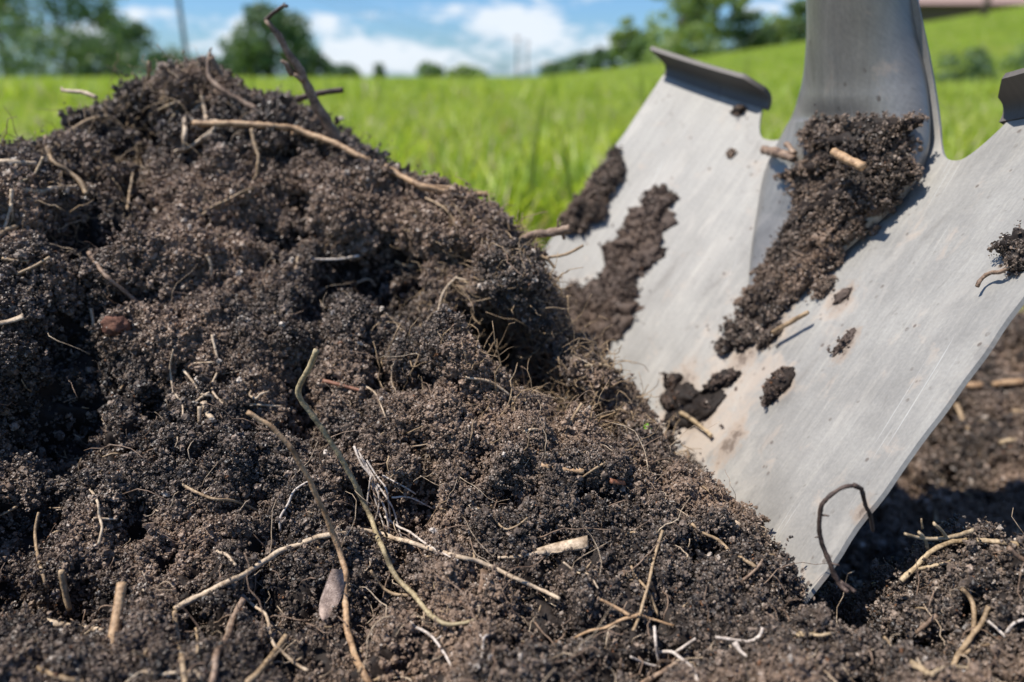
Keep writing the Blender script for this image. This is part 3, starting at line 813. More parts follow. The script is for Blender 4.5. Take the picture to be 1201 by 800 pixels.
    ('twig', 'thin pinkish twig jutting over the blade below the knobbly root', 'twig', 'tan', [(628, 305, .272), (645, 301, .271), (665, 297, .270), (683, 289, .269)], (4.5, 3.5), [([(628, 298, .272), (640, 305, .271), (652, 313, .270)], (5, 4))]),
    ('rootlet', 'fine zigzag rootlet hanging in front of the blade', 'rootlet', 'tan', [(638, 324, .268), (648, 333, .267), (656, 340, .266), (660, 348, .266), (668, 347, .265)], (2.5, 2), [([(656, 340, .266), (655, 326, .267)], (1.5, 1)), ([(667, 347, .265), (668, 372, .262)], (2, 1.5))]),
    ('straw_piece', 'bright tan straw sliver on the crumbly edge before the blade', 'straw', 'gold', [(686, 430), (700, 428), (712, 430), (721, 435)], (6, 4), []),
    ('rootlet', 'pale rootlet lying on the sunlit lip below the shaded hollow', 'rootlet', 'pale', [(546, 444), (572, 446), (586, 454), (597, 463)], (3.5, 3), []),
    ('rootlet', 'small pale arched rootlet on the edge of the lower lip', 'rootlet', 'pale', [(614, 507), (626, 504), (641, 506)], (3, 3), []),
    ('twig', 'slanting twig on the shaded crumbly slope before the blade', 'twig', 'tan', [(681, 472), (673, 490), (662, 512)], (4, 3.5), []),
    ('twig', 'level dull twig on the shaded crumbly slope before the blade', 'twig', 'brown', [(673, 493), (695, 494), (719, 494)], (4, 4), []),
    ('dead_root', 'brown root curving across the shaded dug ground behind the blade', 'root', 'tan', [(1082, 588), (1100, 578), (1125, 574), (1140, 582)], (4, 3), [([(1100, 578), (1106, 566)], (3, 2))]),
    ('dead_root', 'grey root standing up from the shaded dug ground behind the blade', 'root', 'tan', [(1098, 612), (1097, 596), (1095, 582)], (4, 3), []),
    ('dead_root', 'tan root sloping down the sunlit dug ground beside the blade edge', 'root', 'tan', [(1122, 476), (1128, 490), (1136, 504)], (6, 4), []),
    ('straw_piece', 'short straw in the crumbly dug ground at the right edge under the tan root', 'straw', 'gold', [(1172, 520), (1186, 515), (1203, 516)], (6, 5), []),
    ('dead_root', 'pale root tangled under the left end of the golden brown root', 'root', 'pale', [(205, 178), (222, 172), (240, 160), (252, 150)], (4, 4), []),
    ('rootlet', 'fine tan rootlet wound over the brow of the heap near its right end', 'rootlet', 'tan', [(500, 232), (520, 244), (534, 260), (552, 268), (566, 284)], (3, 2), []),
    ('rootlet', 'thin pale rootlet on the sunlit slope right of the reddish root sliver', 'rootlet', 'pale', [(428, 452), (440, 462), (448, 476), (452, 490)], (2.5, 2), []),
    ('rootlet', 'wiry rootlet looping between the white wisp and the thick broken straw', 'rootlet', 'tan', [(560, 596), (576, 606), (590, 620), (606, 618), (620, 606)], (2.5, 2), []),
    ('rootlet', 'wiry rootlet lying across the crumbs below the thick broken straw', 'rootlet', 'pale', [(660, 660), (676, 672), (690, 674), (702, 690)], (2.5, 2), []),
    ('straw_piece', 'thin golden straw lying in the tangle at the left edge', 'straw', 'gold', [(-5, 205), (20, 203), (45, 208), (64, 204)], (5, 4), []),
    ('straw_piece', 'dry straw arched above the tangle at the left edge', 'straw', 'gold', [(0, 232), (24, 214), (40, 205), (50, 185)], (4, 3), []),
]
for r_ in ROOTS:
    nm, lb, ct, mt, pth, wd, br = r_[:7]
    kw = r_[7] if len(r_) > 7 else {}
    root(nm, lb, ct, mt, pth, wd, br, **kw)

# ------------------------------------------------------------------ crumbs over the soil
# loose crumbs do not lie on top of the roots that show
from mathutils.kdtree import KDTree
kd = KDTree(len(ROOTPTS))
for i_, (p_, r_) in enumerate(ROOTPTS): kd.insert(p_, i_)
kd.balance()


def covers(pts, margin):
    out = np.zeros(len(pts), bool)
    for i_, p_ in enumerate(pts):
        co, j_, dd_ = kd.find(p_)
        rr = ROOTPTS[j_][1]
        if dd_ < margin + rr and (p_[0] ** 2 + p_[1] ** 2 + (p_[2] - CAM_H) ** 2) ** .5 < Vector((co.x, co.y, co.z - CAM_H)).length + rr * .6:
            out[i_] = rng.random() > .12
    return out


NC = 195000
ii = rng.choice(len(P2), NC, p=w8 / w8.sum())
jit = rng.normal(size=(NC, 3)) * .0004
cpts = P2[ii] + jit + N2[ii] * rng.uniform(-.0003, .0009, NC)[:, None]
cs = rng.uniform(.55, 1.15, NC) * np.clip(dist[ii] / .22, .85, 1.5)
keepc = ~covers(cpts, .0015)
cpts, cs, ii = cpts[keepc], cs[keepc], ii[keepc]
creg = region(P[ii, 0], P[ii, 1])
for k, par in ((0, mound), (1, heap), (2, bare)):
    m = creg == k
    instancer('soil_crumbs', cpts[m], rand_rot(int(m.sum())), cs[m], C_CRUMB, par)
# coarser clods on the dug ground behind the blade
wb = cellarea * ((P[:, 0] > .09) & (P[:, 0] < .42) & (P[:, 1] > .22) & (P[:, 1] < .60))
ib = rng.choice(len(P2), 1500, p=wb / wb.sum())
instancer('soil_clods', P2[ib], rand_rot(1500), rng.uniform(.8, 2.4, 1500), C_CLOD, bare)
# small clods, sitting on the high spots of the relief
NK = 5500
w9 = w8 * np.clip(d * 160 + .8, .05, 3) ** 2
ik = rng.choice(len(P2), NK, p=w9 / w9.sum())
kpts = P2[ik] + N2[ik] * rng.uniform(-.0006, .0010, NK)[:, None]
ks = rng.uniform(.5, 1.25, NK) * np.clip(dist[ik] / .24, .8, 1.5)
keepk = ~covers(kpts, .0042)
kpts, ks, ik = kpts[keepk], ks[keepk], ik[keepk]
kreg = region(P[ik, 0], P[ik, 1])
for k, par in ((0, mound), (1, heap), (2, bare)):
    m = kreg == k
    instancer('soil_clods', kpts[m], rand_rot(m.sum()), ks[m], C_CLOD, par)


# fine hair roots and plant scraps nobody could count, spread through the soil
def fibres(name, n, mat, lmin, lmax, r0, r1, where=None, sides=4, curl=.5, outk=.35):
    V, F_, off = [], [], 0
    w = cellarea * np.clip((.24 / dist) ** 2, .2, 2) * infr * (P2[:, 1] < .5)
    if where is not None: w = w * where
    pick = rng.choice(len(P2), n, p=w / w.sum())
    for i in pick:
        nn = N2[i]; t = rng.normal(size=3); t -= nn * t.dot(nn) * .75; t /= np.linalg.norm(t)
        L_ = lmin + (lmax - lmin) * rng.random() ** 2.5
        k = 7; p = P2[i] + nn * rng.uniform(.0015, .0034); pts = [p]; dr = t + nn * outk * rng.random()
        for _ in range(k):
            dr = dr + rng.normal(size=3) * curl; dr = dr - nn * .10; dr /= np.linalg.norm(dr)
            p = p + dr * L_ / k; pts.append(p)
        pts = np.array(pts)
        rr = rng.uniform(r0, r1); rad = rr * np.linspace(1, .45, k + 1)
        v, f = tube_arrays(pts, rad, sides, .1, 1.0, 1.0)
        V.append(v); F_ += [tuple(a + off for a in q) for q in f]; off += len(v)
    return mesh_obj(name, np.concatenate(V), F_, RM[mat])


left = np.exp(-((P2[:, 0] - to_world(20, 215, .30)[0]) ** 2 + (P2[:, 1] - .305) ** 2) / .035 ** 2)
brow = .9 * left + np.exp(-((P2[:, 0] - to_world(600, 330, .27)[0]) ** 2 + (P2[:, 1] - .27) ** 2) / .04 ** 2) + \
    .9 * np.exp(-((P2[:, 0] - to_world(160, 110, .35)[0]) ** 2 + (P2[:, 1] - .345) ** 2) / .03 ** 2) + \
    .5 * np.exp(-((P2[:, 0] - to_world(700, 450, .24)[0]) ** 2 + (P2[:, 1] - .24) ** 2) / .03 ** 2)
for nm_, lb_, args, kw_ in (
    ('root_hairs', 'fine brown hair roots spread through the crumbly soil', (1500, 'brown', .005, .028, .00011, .00028), dict(outk=.7, curl=.38)),
    ('root_hairs', 'fine pale hair roots spread through the crumbly soil', (1300, 'pale', .005, .026, .00009, .00024), dict(outk=.7, curl=.38)),
    ('plant_scraps', 'tiny tan scraps of straw mixed into the soil', (420, 'tan', .0015, .007, .00020, .0005), dict(curl=.12, sides=5)),
    ('root_hairs', 'dense brown mat of hair roots on the right brow and the peak of the heap', (3000, 'tan', .005, .026, .00012, .00032), dict(where=brow ** 1.3, outk=1.1, curl=.4)),
):
    tag(fibres(nm_, *args, **kw_), lb_, 'root fibres', kind='stuff')

# ------------------------------------------------------------------ loose bits: pebble, leaf, green leaf, clods
def blob(name, c, rad, mat, rough=.25, sub=4, seed=0, rot=None):
    bm = bmesh.new(); bmesh.ops.create_icosphere(bm, subdivisions=sub, radius=1)
    v = np.array([w.co[:] for w in bm.verts]); f = [tuple(w.index for w in q.verts) for q in bm.faces]; bm.free()
    k = 1 + rough * (gnoise(v * 1.3 + seed) * 1.4 + gnoise(v * 3.1 + seed) * .7 + gnoise(v * 8 + seed) * .3)
    v = v * k[:, None] * np.array(rad)
    if rot is not None: v = v @ np.array(rot.to_matrix()).T
    return mesh_obj(name, v + np.array(c), f, mat)


M_PEB = root_material('rusty_pebble', (0.05, 0.022, 0.015), (0.15, 0.065, 0.04), (0.22, 0.11, 0.07), rough=.85, scale=420)
h_ = hit(139, 383)
tag(blob('pebble', h_[0] + h_[1] * .0028, (.0042, .0034, .0033), M_PEB, .32, 4, 3), 'small round rusty brown pebble half sunk in the upper left slope', 'pebble')


def leaf(name, label, path, wpx, mat, curl=.35):
    pts, rad = lay(path, wpx, .3, .004, 5)
    c, r_ = catmull(pts, [r for r in rad], .0015)
    n = len(c); V = []
    T = np.gradient(c, axis=0); T /= np.linalg.norm(T, axis=1)[:, None]
    m = 7
    for side in (0, 1):
        for i in range(n):
            t = i / (n - 1); w = r_[i] * math.sin(math.pi * min(1, .12 + t * .88)) ** .6
            tocam = -c[i] + np.array((0, 0, CAM_H)); tocam /= np.linalg.norm(tocam)
            s = np.cross(T[i], tocam); s /= np.linalg.norm(s)
            for k in range(m):
                u = k / (m - 1) * 2 - 1
                V.append(c[i] + s * u * w - tocam * (curl * w * u * u - .2 * w * math.sin(9 * t + 3 * u)) + tocam * side * .0002)
    F_ = []
    for side in (0, 1):
        o_ = side * n * m
        for i in range(n - 1):
            for k in range(m - 1):
                q = (o_ + i * m + k, o_ + i * m + k + 1, o_ + (i + 1) * m + k + 1, o_ + (i + 1) * m + k)
                F_.append(q if side else q[::-1])
    ob = mesh_obj(name, V, F_, mat)
    return tag(ob, label, 'leaf')


M_DLEAF = root_material('dry_leaf', (0.16, 0.11, 0.085), (0.34, 0.25, 0.20), (0.50, 0.38, 0.30), scale=500)
leaf('dry_leaf', 'withered curled brown leaf hanging beside the orange-brown stem', [(396, 668), (392, 690), (384, 712), (378, 728)], 20, M_DLEAF, .25)
M_GLEAF, t = new_mat('fresh_leaf')
b = t.n('ShaderNodeBsdfPrincipled', {'Base Color': (0.14, 0.28, 0.03, 1), 'Roughness': 0.5})
t.n('ShaderNodeOutputMaterial', {'Surface': b.outputs[0]})
leaf('seedling_leaf', 'tiny fresh green leaf on the crumbly slope before the blade', [(757, 498), (762, 505), (768, 512)], 8, M_GLEAF)

# ------------------------------------------------------------------ shovel
S_ROT = Matrix(((0.376, 0.565, -0.734), (-0.927, 0.229, -0.298), (0.0, 0.793, 0.610)))
S_ROT = S_ROT.to_quaternion().to_matrix()
S_POS = Vector((0.155, 0.319, 0.233))
HB, DB, LB_ = .118, .0366, .275


def zprof(x):
    return DB * (np.abs(x) / HB) ** 1.6


def S(p):
    return S_POS + S_ROT @ Vector(p)


def blade_uv(px, py):
    """where on the blade a point of the photograph lies, in the blade's own metres"""
    o_ = S_ROT.transposed() @ (Vector((0, 0, CAM_H)) - S_POS); d_ = S_ROT.transposed() @ cam_dir(px, py)
    zz = 0.0
    for _ in range(12):
        k = (zz - o_.z) / d_.z; p_ = o_ + d_ * k; zz = .5 * zz + .5 * float(zprof(p_.x))
    return p_.x, p_.y


FILM = [(1000, 170, .020), (990, 240, .018), (950, 300, .016), (900, 370, .015), (870, 410, .012), (820, 470, .014), (790, 450, .012), (760, 250, .011),
        (735, 310, .013), (705, 370, .014), (914, 452, .006), (985, 345, .007), (990, 402, .007), (700, 225, .008), (680, 255, .009), (910, 150, .006),
        (1196, 295, .007), (1010, 600, .005), (850, 520, .010)]


def metal_material(name='weathered_steel', grime_shade=0.0, metal=0.14, rough=0.50):
    m, t = new_mat(name)
    pos = t.n('ShaderNodeNewGeometry').outputs['Position']
    ax = S_ROT.transposed()
    rel = t.vmath('SUBTRACT', pos, tuple(S_POS)).outputs[0]
    u = t.vmath('DOT_PRODUCT', rel, tuple(S_ROT.col[0])).outputs[1]
    v = t.vmath('DOT_PRODUCT', rel, tuple(S_ROT.col[1])).outputs[1]
    loc = t.n('ShaderNodeCombineXYZ', {0: u, 1: v, 2: 0}).outputs[0]
    sc = t.n('ShaderNodeCombineXYZ', {0: t.math('MULTIPLY', u, 420.0), 1: t.math('MULTIPLY', v, 26.0), 2: 0}).outputs[0]
    scr = t.n('ShaderNodeTexNoise', {'Vector': sc, 'Scale': 1.0, 'Detail': 5.0, 'Roughness': 0.7}).outputs[0]
    spk = t.n('ShaderNodeTexNoise', {'Vector': loc, 'Scale': 900.0, 'Detail': 3.0}).outputs[0]
    cl = t.n('ShaderNodeTexNoise', {'Vector': loc, 'Scale': 30.0, 'Detail': 5.0, 'Roughness': 0.6}).outputs[0]
    cl2 = t.n('ShaderNodeTexNoise', {'Vector': loc, 'Scale': 75.0, 'Detail': 5.0, 'Roughness': 0.65, 'Distortion': .6}).outputs[0]
    base = t.ramp(cl, [(0.22, (0.195, 0.184, 0.165)), (0.5, (0.285, 0.270, 0.244)), (0.78, (0.365, 0.347, 0.313))])
    base = t.mix(1.0, base, t.ramp(scr, [(0.3, (0.86, 0.86, 0.87)), (0.55, (1.0, 1.0, 1.0)), (0.72, (1.16, 1.15, 1.12))]), 'MULTIPLY')
    base = t.mix(1.0, base, t.ramp(spk, [(0.35, (0.92, 0.92, 0.92)), (0.7, (1.07, 1.07, 1.06))]), 'MULTIPLY')
    # dried soil film, strongest beside the valley of the blade
    val = t.maprange(t.math('ABSOLUTE', t.math('SUBTRACT', u, 0.012)), 0.045, 0.0)
    low = t.maprange(v, -0.03, -0.16)
    film = t.math('MULTIPLY', t.maprange(t.math('ADD', cl2, t.math('MULTIPLY', t.math('MULTIPLY', val, low), 0.28)), 0.56, 0.76), 0.65)
    base = t.mix(film, base, (0.40, 0.32, 0.25))
    smg = t.n('ShaderNodeTexNoise', {'Vector': t.n('ShaderNodeCombineXYZ', {0: t.math('MULTIPLY', u, 60.0), 1: t.math('MULTIPLY', v, 22.0), 2: 4.0}).outputs[0], 'Scale': 1.0, 'Detail': 6.0, 'Roughness': .7, 'Distortion': .8}).outputs[0]
    base = t.mix(t.math('MULTIPLY', t.maprange(smg, .52, .70), .45), base, (0.42, 0.385, 0.335))
    base = t.mix(t.math('MULTIPLY', t.maprange(smg, .44, .28), .55), base, (0.13, 0.115, 0.10))
    dots = t.n('ShaderNodeTexVoronoi', {'Vector': loc, 'Scale': 210.0, 'Randomness': 1.0}).outputs['Distance']
    base = t.mix(t.math('MULTIPLY', t.math('MULTIPLY', t.maprange(dots, .22, .12), t.maprange(cl2, .48, .62)), .8), base, (0.09, 0.065, 0.05))
    gouge = t.n('ShaderNodeTexNoise', {'Vector': t.n('ShaderNodeCombineXYZ', {0: t.math('MULTIPLY', t.math('ADD', u, t.math('MULTIPLY', v, .12)), 900.0), 1: t.math('MULTIPLY', v, 14.0), 2: 9.0}).outputs[0], 'Scale': 1.0, 'Detail': 2.0}).outputs[0]
    base = t.mix(t.math('MULTIPLY', t.maprange(gouge, .68, .74), .5), base, (0.55, 0.54, 0.51))
    if not grime_shade:
        fm = None
        for (px, py, rr) in FILM:
            uv = blade_uv(px, py)
            du = t.math('DIVIDE', t.math('SUBTRACT', u, uv[0]), rr); dv = t.math('DIVIDE', t.math('SUBTRACT', v, uv[1]), rr * 1.5)
            g = t.math('EXPONENT', t.math('MULTIPLY', t.math('ADD', t.math('MULTIPLY', du, du), t.math('MULTIPLY', dv, dv)), -1.0))
            fm = g if fm is None else t.math('MAXIMUM', fm, g)
        sp2 = t.n('ShaderNodeTexNoise', {'Vector': loc, 'Scale': 260.0, 'Detail': 5.0, 'Roughness': .7}).outputs[0]
        fm = t.math('ADD', fm, t.math('MULTIPLY', t.math('SUBTRACT', t.math('ADD', t.math('MULTIPLY', sp2, .5), t.math('MULTIPLY', cl2, .5)), .5), 2.2))
        base = t.mix(t.math('MULTIPLY', t.maprange(fm, .45, .85), .75), base, (0.30, 0.235, 0.18))
        base = t.mix(t.math('MULTIPLY', t.maprange(fm, .80, 1.05), .9), base, (0.12, 0.088, 0.066))
    if grime_shade:
        base = t.mix(grime_shade, base, (0.06, 0.045, 0.036))  # even brown-black over the part: grime with shade painted in
    met = t.math('SUBTRACT', metal * (1 - grime_shade), t.math('MULTIPLY', film, 0.4), clamp=True)
    rg = t.math('ADD', rough, t.math('MULTIPLY', cl, 0.25))
    bmp = t.n('ShaderNodeBump', {'Strength': 0.25, 'Distance': 0.0004, 'Height': t.math('ADD', scr, t.math('MULTIPLY', cl, 1.5))}).outputs[0]
    b = t.n('ShaderNodeBsdfPrincipled', {'Base Color': base, 'Metallic': met, 'Roughness': rg, 'Normal': bmp})
    t.n('ShaderNodeOutputMaterial', {'Surface': b.outputs[0]})
    return m


M_STEEL = metal_material(metal=.08, rough=.50)
M_GRIME_SHADE = metal_material('grimy_shaded_steel', .75)  # footrests: brown grime plus the shade of their underside, put into the colour
shovel = empty('shovel', S_POS)
tag(shovel, 'muddy grey steel shovel with a broad scooped blade stuck in the soil', 'shovel')


def sheet(name, rows, thick, mat, parent):
    """a strip of plate: rows[i][j] local points, given real thickness along its normals"""
    Pn = np.array(rows); a, b = Pn.shape[:2]
    tu, tv = np.gradient(Pn, axis=1), np.gradient(Pn, axis=0)
    nn = np.cross(tu, tv); nn /= np.linalg.norm(nn, axis=2)[..., None] + 1e-12
    back = Pn - nn * thick
    V = np.concatenate([Pn.reshape(-1, 3), back.reshape(-1, 3)])
    V = np.array([S(p) for p in V])
    F_ = []; o_ = a * b
    for i in range(a - 1):
        for j in range(b - 1):
            q = (i * b + j, i * b + j + 1, (i + 1) * b + j + 1, (i + 1) * b + j)
            F_.append(q); F_.append(tuple(k + o_ for k in q[::-1]))
    ring = [(0, j) for j in range(b)] + [(i, b - 1) for i in range(1, a)] + [(a - 1, j) for j in range(b - 2, -1, -1)] + [(i, 0) for i in range(a - 2, 0, -1)]
    ids = [i * b + j for i, j in ring]
    for k in range(len(ids)):
        p, q = ids[k], ids[(k + 1) % len(ids)]
        F_.append((q, p, p + o_, q + o_))
    ob = mesh_obj(name, V, F_, mat)
    bm = bmesh.new(); bm.from_mesh(ob.data); bmesh.ops.recalc_face_normals(bm, faces=bm.faces); bm.to_mesh(ob.data); bm.free()
    try:
        ob.data.set_sharp_from_angle(angle=R(45))
    except Exception:
        pass
    reparent(ob, parent)
    return ob, Pn


XI, XN = .061, .021


def ytop(x):
    a = abs(x)
    if a >= XI: return -.006
    if a <= XN: return 0.024
    t = (a - XN) / (XI - XN)
    if t < .74:
        q = t / .74
        return -.020 + .044 * (1 - q) ** 2.3
    return -.020 + .014 * ((t - .74) / .26) ** 1.8


NXB, NYB = 150, 70
rows = []
xs_b = np.linspace(-HB, HB, NXB)
for j in range(NYB):
    v = j / (NYB - 1)
    row = []
    for xb in xs_b:
        yt = ytop(xb); yb = -LB_ - .02 * (1 - (xb / HB) ** 2)
        yy = yb + (yt - yb) * v
        zz = zprof(xb) + .004 * math.sin(math.pi * min(1, -yy / LB_)) * -1 * (1 - (abs(xb) / HB)) + .0012 * gnoise(np.array([[xb * 18, yy * 18, 3.3]]))[0]
        zz += max(0., yy + .012) ** 1.3 * 3.2 * max(0., 1 - max(0., abs(xb) - .018) / .034)
        xe = xb + (np.sign(xb) * .0010 * float(gnoise(np.array([[yy * 90, 7.7 * np.sign(xb), .5]]))[0]) if abs(xb) > .116 else 0)
        row.append((xe, yy, zz))
    rows.append(row)
blade, bladeP = sheet('blade', rows, .0013, M_STEEL, shovel)
bladeP = bladeP.reshape(-1, 3)
bw = [tuple(S(p)) for p in bladeP]
bf = []
for j in range(NYB - 1):
    for i in range(NXB - 1):
        bf.append((j * NXB + i, j * NXB + i + 1, (j + 1) * NXB + i + 1, (j + 1) * NXB + i))
BLADE = BVHTree.FromPolygons(bw, bf)
for sgn in (-1, 1):
    rows = []
    for k in range(9):
        t = k / 8
        row = []
        for i in range(22):
            a = XI - .003 + (HB - XI + .003) * i / 21
            taper = min(1, (i / 21) * 8 + .25)
            ang = R(100) * min(1, t * 1.4)
            # arc forward, then a short straight lip
            rr = .0045
            if t <= .6:
                th_ = R(92) * t / .6; yy = rr * math.sin(th_); zz = rr * (1 - math.cos(th_))
            else:
                th_ = R(92); s_ = (t - .6) / .4 * .0105 * taper
                yy = rr * math.sin(th_) + s_ * math.cos(th_); zz = rr * (1 - math.cos(th_)) + s_ * math.sin(th_)
            row.append((sgn * a, yy - .006, float(zprof(a)) + zz + .0003))
        rows.append(row if sgn > 0 else row[::-1])
    sheet('footrest', rows, .0022, M_GRIME_SHADE, shovel)

# socket: flares out of the blade, bends forward and becomes a round tube
LIFT = 0.85


def socket_sections():
    sec = []
    # (y, z, half width, half depth, tilt)
    keys = [(-.092, 0, .006, .0005, 0.0), (-.075, .001, .018, .003, .05), (-.055, .003, .029, .006, .15), (-.035, .006, .0370, .010, .32),
            (-.016, .0120, .0350, .0145, .60), (.000, .0215, .0275, .0175, .80), (.013, .0360, .0215, .0188, LIFT), (.027, .0530, .0192, .0190, LIFT),
            (.045, .0735, .0184, .0188, LIFT), (.10, .1361, .0182, .0184, LIFT), (.17, .2158, .0182, .0182, LIFT)]
    K = np.array(keys)
    out, _ = catmull(list(K), [0] * len(K), .004)
    return out


sec = socket_sections()
V, F_ = [], []
NS = 36
for (yy, zz, a_, b_, tl) in sec:
    ty, tz = math.cos(tl), math.sin(tl)         # along the socket
    ny, nz = -math.sin(tl), math.cos(tl)        # across it, away from the blade
    for k in range(NS):
        th_ = 2 * math.pi * k / NS
        cx, sx = math.cos(th_), math.sin(th_)
        wv = max(0.0, min(1.0, (yy + .030) / .030)); wv = wv * wv * (3 - 2 * wv)
        hh_ = np.interp(yy, (-.092, -.075, -.055, -.035, -.016), (.0008, .0025, .007, .015, .026))
        flat_ = (a_ * cx, yy, float(zprof(a_ * cx)) + (hh_ * sx ** .9 if sx > 0 else -.0015 * -sx) - .0004)
        tube_ = (a_ * cx, yy + b_ * sx * ny, zz + b_ * sx * nz)
        V.append(S(tuple(flat_[q] * (1 - wv) + tube_[q] * wv for q in range(3))))
for i in range(len(sec) - 1):
    for k in range(NS):
        a_, b_ = i * NS + k, i * NS + (k + 1) % NS
        F_.append((a_, b_, b_ + NS, a_ + NS))
PLATE_F = list(F_)
F_.append(tuple(range(NS))[::-1]); F_.append(tuple(range((len(sec) - 1) * NS, len(sec) * NS)))
socket = mesh_obj('socket', [tuple(v) for v in V], F_, metal_material('socket_steel', .12, .45, .30))  # base darkened a little, painting in the shade of the socket's front
reparent(socket, shovel)
try: socket.data.set_sharp_from_angle(angle=R(60))
except Exception: pass
BLADE = BVHTree.FromPolygons(bw + [tuple(v) for v in V], bf + [tuple(q + len(bw) for q in f_) for f_ in PLATE_F])
# wooden handle above the frame
M_WOOD = root_material('ash_handle', (0.24, 0.15, 0.08), (0.36, 0.24, 0.13), (0.44, 0.31, 0.18), rough=.5, scale=60)
axis = Vector((0, math.cos(LIFT), math.sin(LIFT)))
hp = [np.array(S(Vector((0, .166, .2112)) + axis * s)) for s in (0, .2, .5, .9, 1.15)]
hv, hf = tube_arrays(*catmull(hp, [.0165, .0165, .0170, .0165, .0175], .03), 20, .01)
hd = mesh_obj('handle', hv, hf, M_WOOD)
reparent(hd, shovel)


# ------------------------------------------------------------------ soil stuck to the shovel
def stuck(name, label, spots, mat, coll, ncr, rough=.35, crumb=(.6, 1.2), tris=3):
    """lumps sitting on the blade: x px, y px, radius px across, radius px down, height mm"""
    V, F_, off = [], [], 0
    cen, nor, rads = [], [], []
    for j, (px, py, rx, ry, hm) in enumerate(spots):
        dr = cam_dir(px, py).normalized()
        loc, nn, i, dd = BLADE.ray_cast(Vector((0, 0, CAM_H)), dr, 2)
        if loc is None: continue
        if nn.dot(dr) > 0: nn = -nn
        if len(spots) > 18: rx, ry, hm = rx * .78, ry * .78, hm * .85
        sx = rx / 867 * dd; sy = ry / 867 * dd
        right = Vector((1, 0, 0)); right = (right - nn * right.dot(nn)).normalized(); up = nn.cross(right)
        # foreshortening of the blade, undone
        kx = 1 / max(.45, math.sqrt(1 - (nn.x) ** 2)); ky = 1.15
        v = I3[0] * 1.0
        k = 1 + rough * (gnoise(v * 1.2 + j * 3.1) * 1.5 + gnoise(v * 3 + j) * .9 + gnoise(v * 7 + j) * .5)
        v = v * k[:, None] * (sx * kx, sy * ky, hm * .001)
        B = np.array((right, up, nn))
        w_ = v @ B + np.array(loc + nn * .0002)
        V.append(w_); F_ += [tuple(a + off for a in q) for q in I3[1]]; off += len(w_)
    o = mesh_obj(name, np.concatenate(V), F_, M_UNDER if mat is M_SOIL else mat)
    tag(o, label, 'soil clump')
    allv = np.concatenate(V)
    pk = rng.integers(0, len(allv), ncr)
    # only keep the crumbs on the outer side of the plate
    pts = allv[pk] + rng.normal(size=(ncr, 3)) * .0005
    rel = np.array([S_ROT.transposed() @ (Vector(p) - S_POS) for p in pts])
    ok = (rel[:, 2] > zprof(rel[:, 0]) - .001) & (rel[:, 1] < (.016 if ncr > 5000 else 1))
    pts = pts[ok]
    sc_ = rng.uniform(*crumb, len(pts)) * rng.uniform(.5, 1, len(pts))
    ns = max(12, ncr // 22); ex = []
    for _ in range(ns):
        sp_ = spots[rng.integers(len(spots))]
        dr = cam_dir(sp_[0] + rng.normal() * sp_[2] * .75, sp_[1] + rng.normal() * sp_[3] * .85).normalized()
        loc, nn, i, dd = BLADE.ray_cast(Vector((0, 0, CAM_H)), dr, 2)
        if loc is not None: ex.append(tuple(loc))
    pts = np.concatenate([pts, np.array(ex)]); sc_ = np.concatenate([sc_, rng.uniform(.15, .5, len(ex))])
    instancer('soil_crumbs', pts, rand_rot(len(pts)), sc_, coll, o)
    return o


I3 = ico_arrays(4)
stuck('soil_clump', 'large dark clump of soil stuck in the valley of the blade below the socket',
      [(975, 158, 24, 16, 7), (1005, 160, 30, 18, 9), (1030, 172, 22, 22, 9), (985, 190, 36, 22, 9), (1022, 205, 28, 22, 9), (1000, 228, 34, 20, 9), (965, 222, 18, 22, 7), (1040, 190, 14, 16, 7),
       (985, 252, 30, 18, 8), (1015, 240, 20, 14, 8), (950, 262, 22, 18, 7), (975, 280, 24, 16, 7), (935, 292, 18, 20, 6), (960, 305, 16, 14, 5), (915, 318, 18, 18, 5), (940, 325, 14, 12, 4),
       (898, 345, 20, 16, 5), (925, 355, 14, 10, 4), (882, 368, 16, 14, 4), (900, 378, 16, 9, 3.5), (862, 388, 10, 14, 3.5), (880, 398, 14, 10, 3), (905, 398, 12, 7, 3), (854, 408, 8, 8, 3), (968, 340, 7, 7, 3)], M_SOIL, C_CRUMB, 8000, .5, (.6, 1.6))
stuck('soil_clump', 'flat brown smear of mud on the left half of the blade',
      [(770, 232, 15, 9, 2), (764, 246, 20, 12, 2.4), (755, 262, 24, 15, 2.6), (748, 280, 26, 15, 2.6), (742, 298, 24, 14, 2.4), (728, 294, 12, 8, 1.6), (738, 316, 20, 14, 2.4), (724, 332, 22, 14, 2.4), (708, 346, 26, 13, 2.2),
       (690, 356, 22, 17, 2.0), (722, 362, 22, 14, 2.4), (712, 380, 24, 15, 2.2), (704, 398, 19, 13, 2.0), (686, 372, 18, 18, 1.8), (672, 346, 8, 11, 1.4), (664, 358, 6, 8, 1.2), (736, 345, 10, 12, 2)],
      M_MUD, C_CRUMBMUD, 4500, .8, (.3, .75))
stuck('soil_clump', 'dark crumbly soil on the left edge of the blade',
      [(722, 195, 8, 16, 4), (712, 212, 14, 14, 5), (698, 232, 13, 12, 6), (685, 248, 15, 13, 6), (676, 262, 13, 10, 6), (702, 248, 9, 10, 5)], M_SOIL, C_CRUMB, 1800, .45, (.8, 1.4))
stuck('soil_clump', 'crumbs of soil at the lower end of the valley of the blade',
      [(800, 465, 16, 12, 3), (790, 448, 8, 8, 3), (825, 478, 16, 14, 3), (843, 452, 16, 8, 3), (800, 490, 14, 12, 3), (788, 470, 8, 12, 3), (860, 445, 8, 5, 2)], M_SOIL, C_CRUMBMUD, 500, .5, (.7, 1.3))
